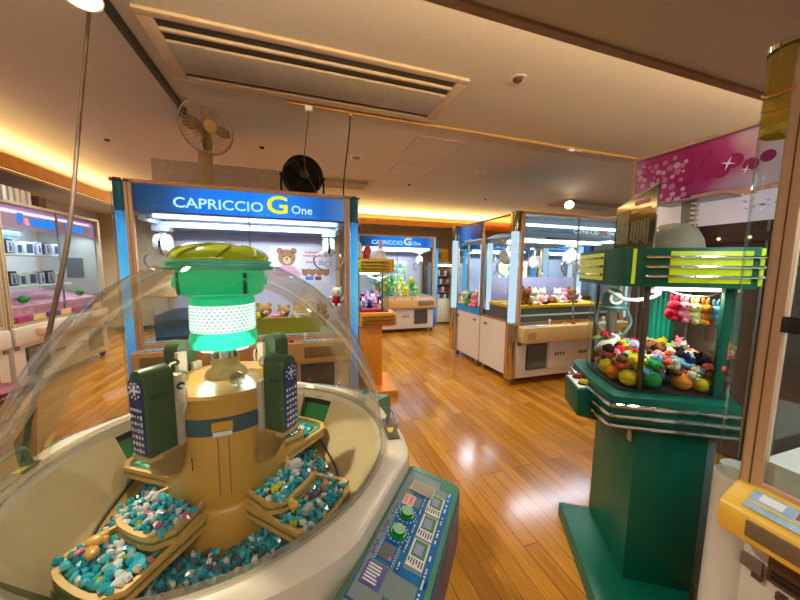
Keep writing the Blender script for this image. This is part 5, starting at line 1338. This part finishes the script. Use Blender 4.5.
spot('spotlight_light', (4.93, 4.78, 2.58), (-.5, -.55, -.5), 45, (1, .9, .7), 110)
spot('downlight_light', (1.505, 1.975, 2.685), (0, 0, -1), 75, (1, .92, .78), 140, .06)
spot('downlight_light', (.72, 3.95, 2.685), (0, 0, -1), 110, (1, .92, .78), 140, .06)
wc, cc = (1, .92, .78), (.82, .92, 1)
for (x, y, pw, co_, lab) in ((-1.9, 4.3, 95, wc, 'added small downlight left of the ivory fan near the left wall'), (1.75, 4.9, 95, wc, 'added small downlight over the far aisle'), (3.5, 5.4, 130, cc, 'added small downlight above the rear white claw machine'), (4.6, 2.3, 130, wc, 'added small downlight above the canopy of the photo booth'), (-2.3, 6.7, 340, cc, 'added small downlight in the far left corner behind the blue machine')):
    ceil_disc('ceiling_downlight', x, y, .05, lab, 'ceiling light')  # extra downlight fixtures added to brighten the deeper room
    spot('downlight_light', (x, y, 2.685), (0, 0, -1), pw, co_, 145, .05)
area('cove_light', (-3.12, 4.3, 2.48), 5.8, 62, (1, .69, .28), (0, R(180-38), 0), sy=.06).rotation_euler = (0, R(180+40), R(0))
bpy.data.objects['cove_light'].data.size, bpy.data.objects['cove_light'].data.size_y = .06, 5.8
o = area('cove_light', (2.3, 7.72, 2.48), 9.6, 360, (1, .69, .28), (R(180+40), 0, 0), sy=.06)
o = area('cove_light', (2.1, .92, 2.48), 8.2, 150, (1, .78, .46), (R(180-40), 0, 0), sy=.06)
for mm in (gm, ym):
    o = area('tube_light', (.13 if mm is gm else -.11, .10, 1.32), .22, 2.6, (1, .95, .86), sy=.08); o.parent = mm  # area light for the added tube under the collar
for mm in (cap1, cap2, cap3, cap4, wm, wb, rm, pm1, pm2):
    for yy, pw in ((.16, 16),):
        o = area('tube_light', (0, yy, 1.79), 1.5, pw*1.15*(.55 if mm in (pm1, pm2) else 1.9 if mm in (wm, wb) else 1.0), (.86, .93, 1), (R(18), 0, 0), sy=.05); o.parent = mm
w = bpy.data.worlds.new('World'); SC.world = w; w.use_nodes = True
bg = w.node_tree.nodes['Background']; bg.inputs[0].default_value = (1, .90, .78, 1); bg.inputs[1].default_value = .42
yaw, pit, rol = R(18.2), R(6.1), R(.6)
F = Vector((math.sin(yaw)*math.cos(pit), math.cos(yaw)*math.cos(pit), -math.sin(pit)))
R0 = Vector((math.cos(yaw), -math.sin(yaw), 0)); U0 = R0.cross(F)
Rv = R0*math.cos(rol)+U0*math.sin(rol); Uv = -R0*math.sin(rol)+U0*math.cos(rol)
cam = bpy.data.cameras.new('camera'); cam.sensor_width = 36; cam.lens = 312/800*36; cam.clip_start = .02
co = bpy.data.objects.new('camera', cam); C.objects.link(co)
mw = Matrix.Identity(4)
for i in range(3): mw[i][0] = Rv[i]; mw[i][1] = Uv[i]; mw[i][2] = -F[i]
mw[0][3], mw[1][3], mw[2][3] = 0, 0, 1.40
co.matrix_world = mw
SC.camera = co
SC.view_settings.view_transform = 'Standard'; SC.view_settings.look = 'None'
SC.view_settings.exposure = .0; SC.view_settings.gamma = 1; SC.view_settings.use_curve_mapping = False
cy = SC.cycles
cy.transparent_max_bounces = 40; cy.max_bounces = 8; cy.diffuse_bounces = 4; cy.glossy_bounces = 4; cy.transmission_bounces = 6
cy.caustics_reflective = False; cy.caustics_refractive = False; cy.sample_clamp_indirect = 6
cy.use_denoising = True
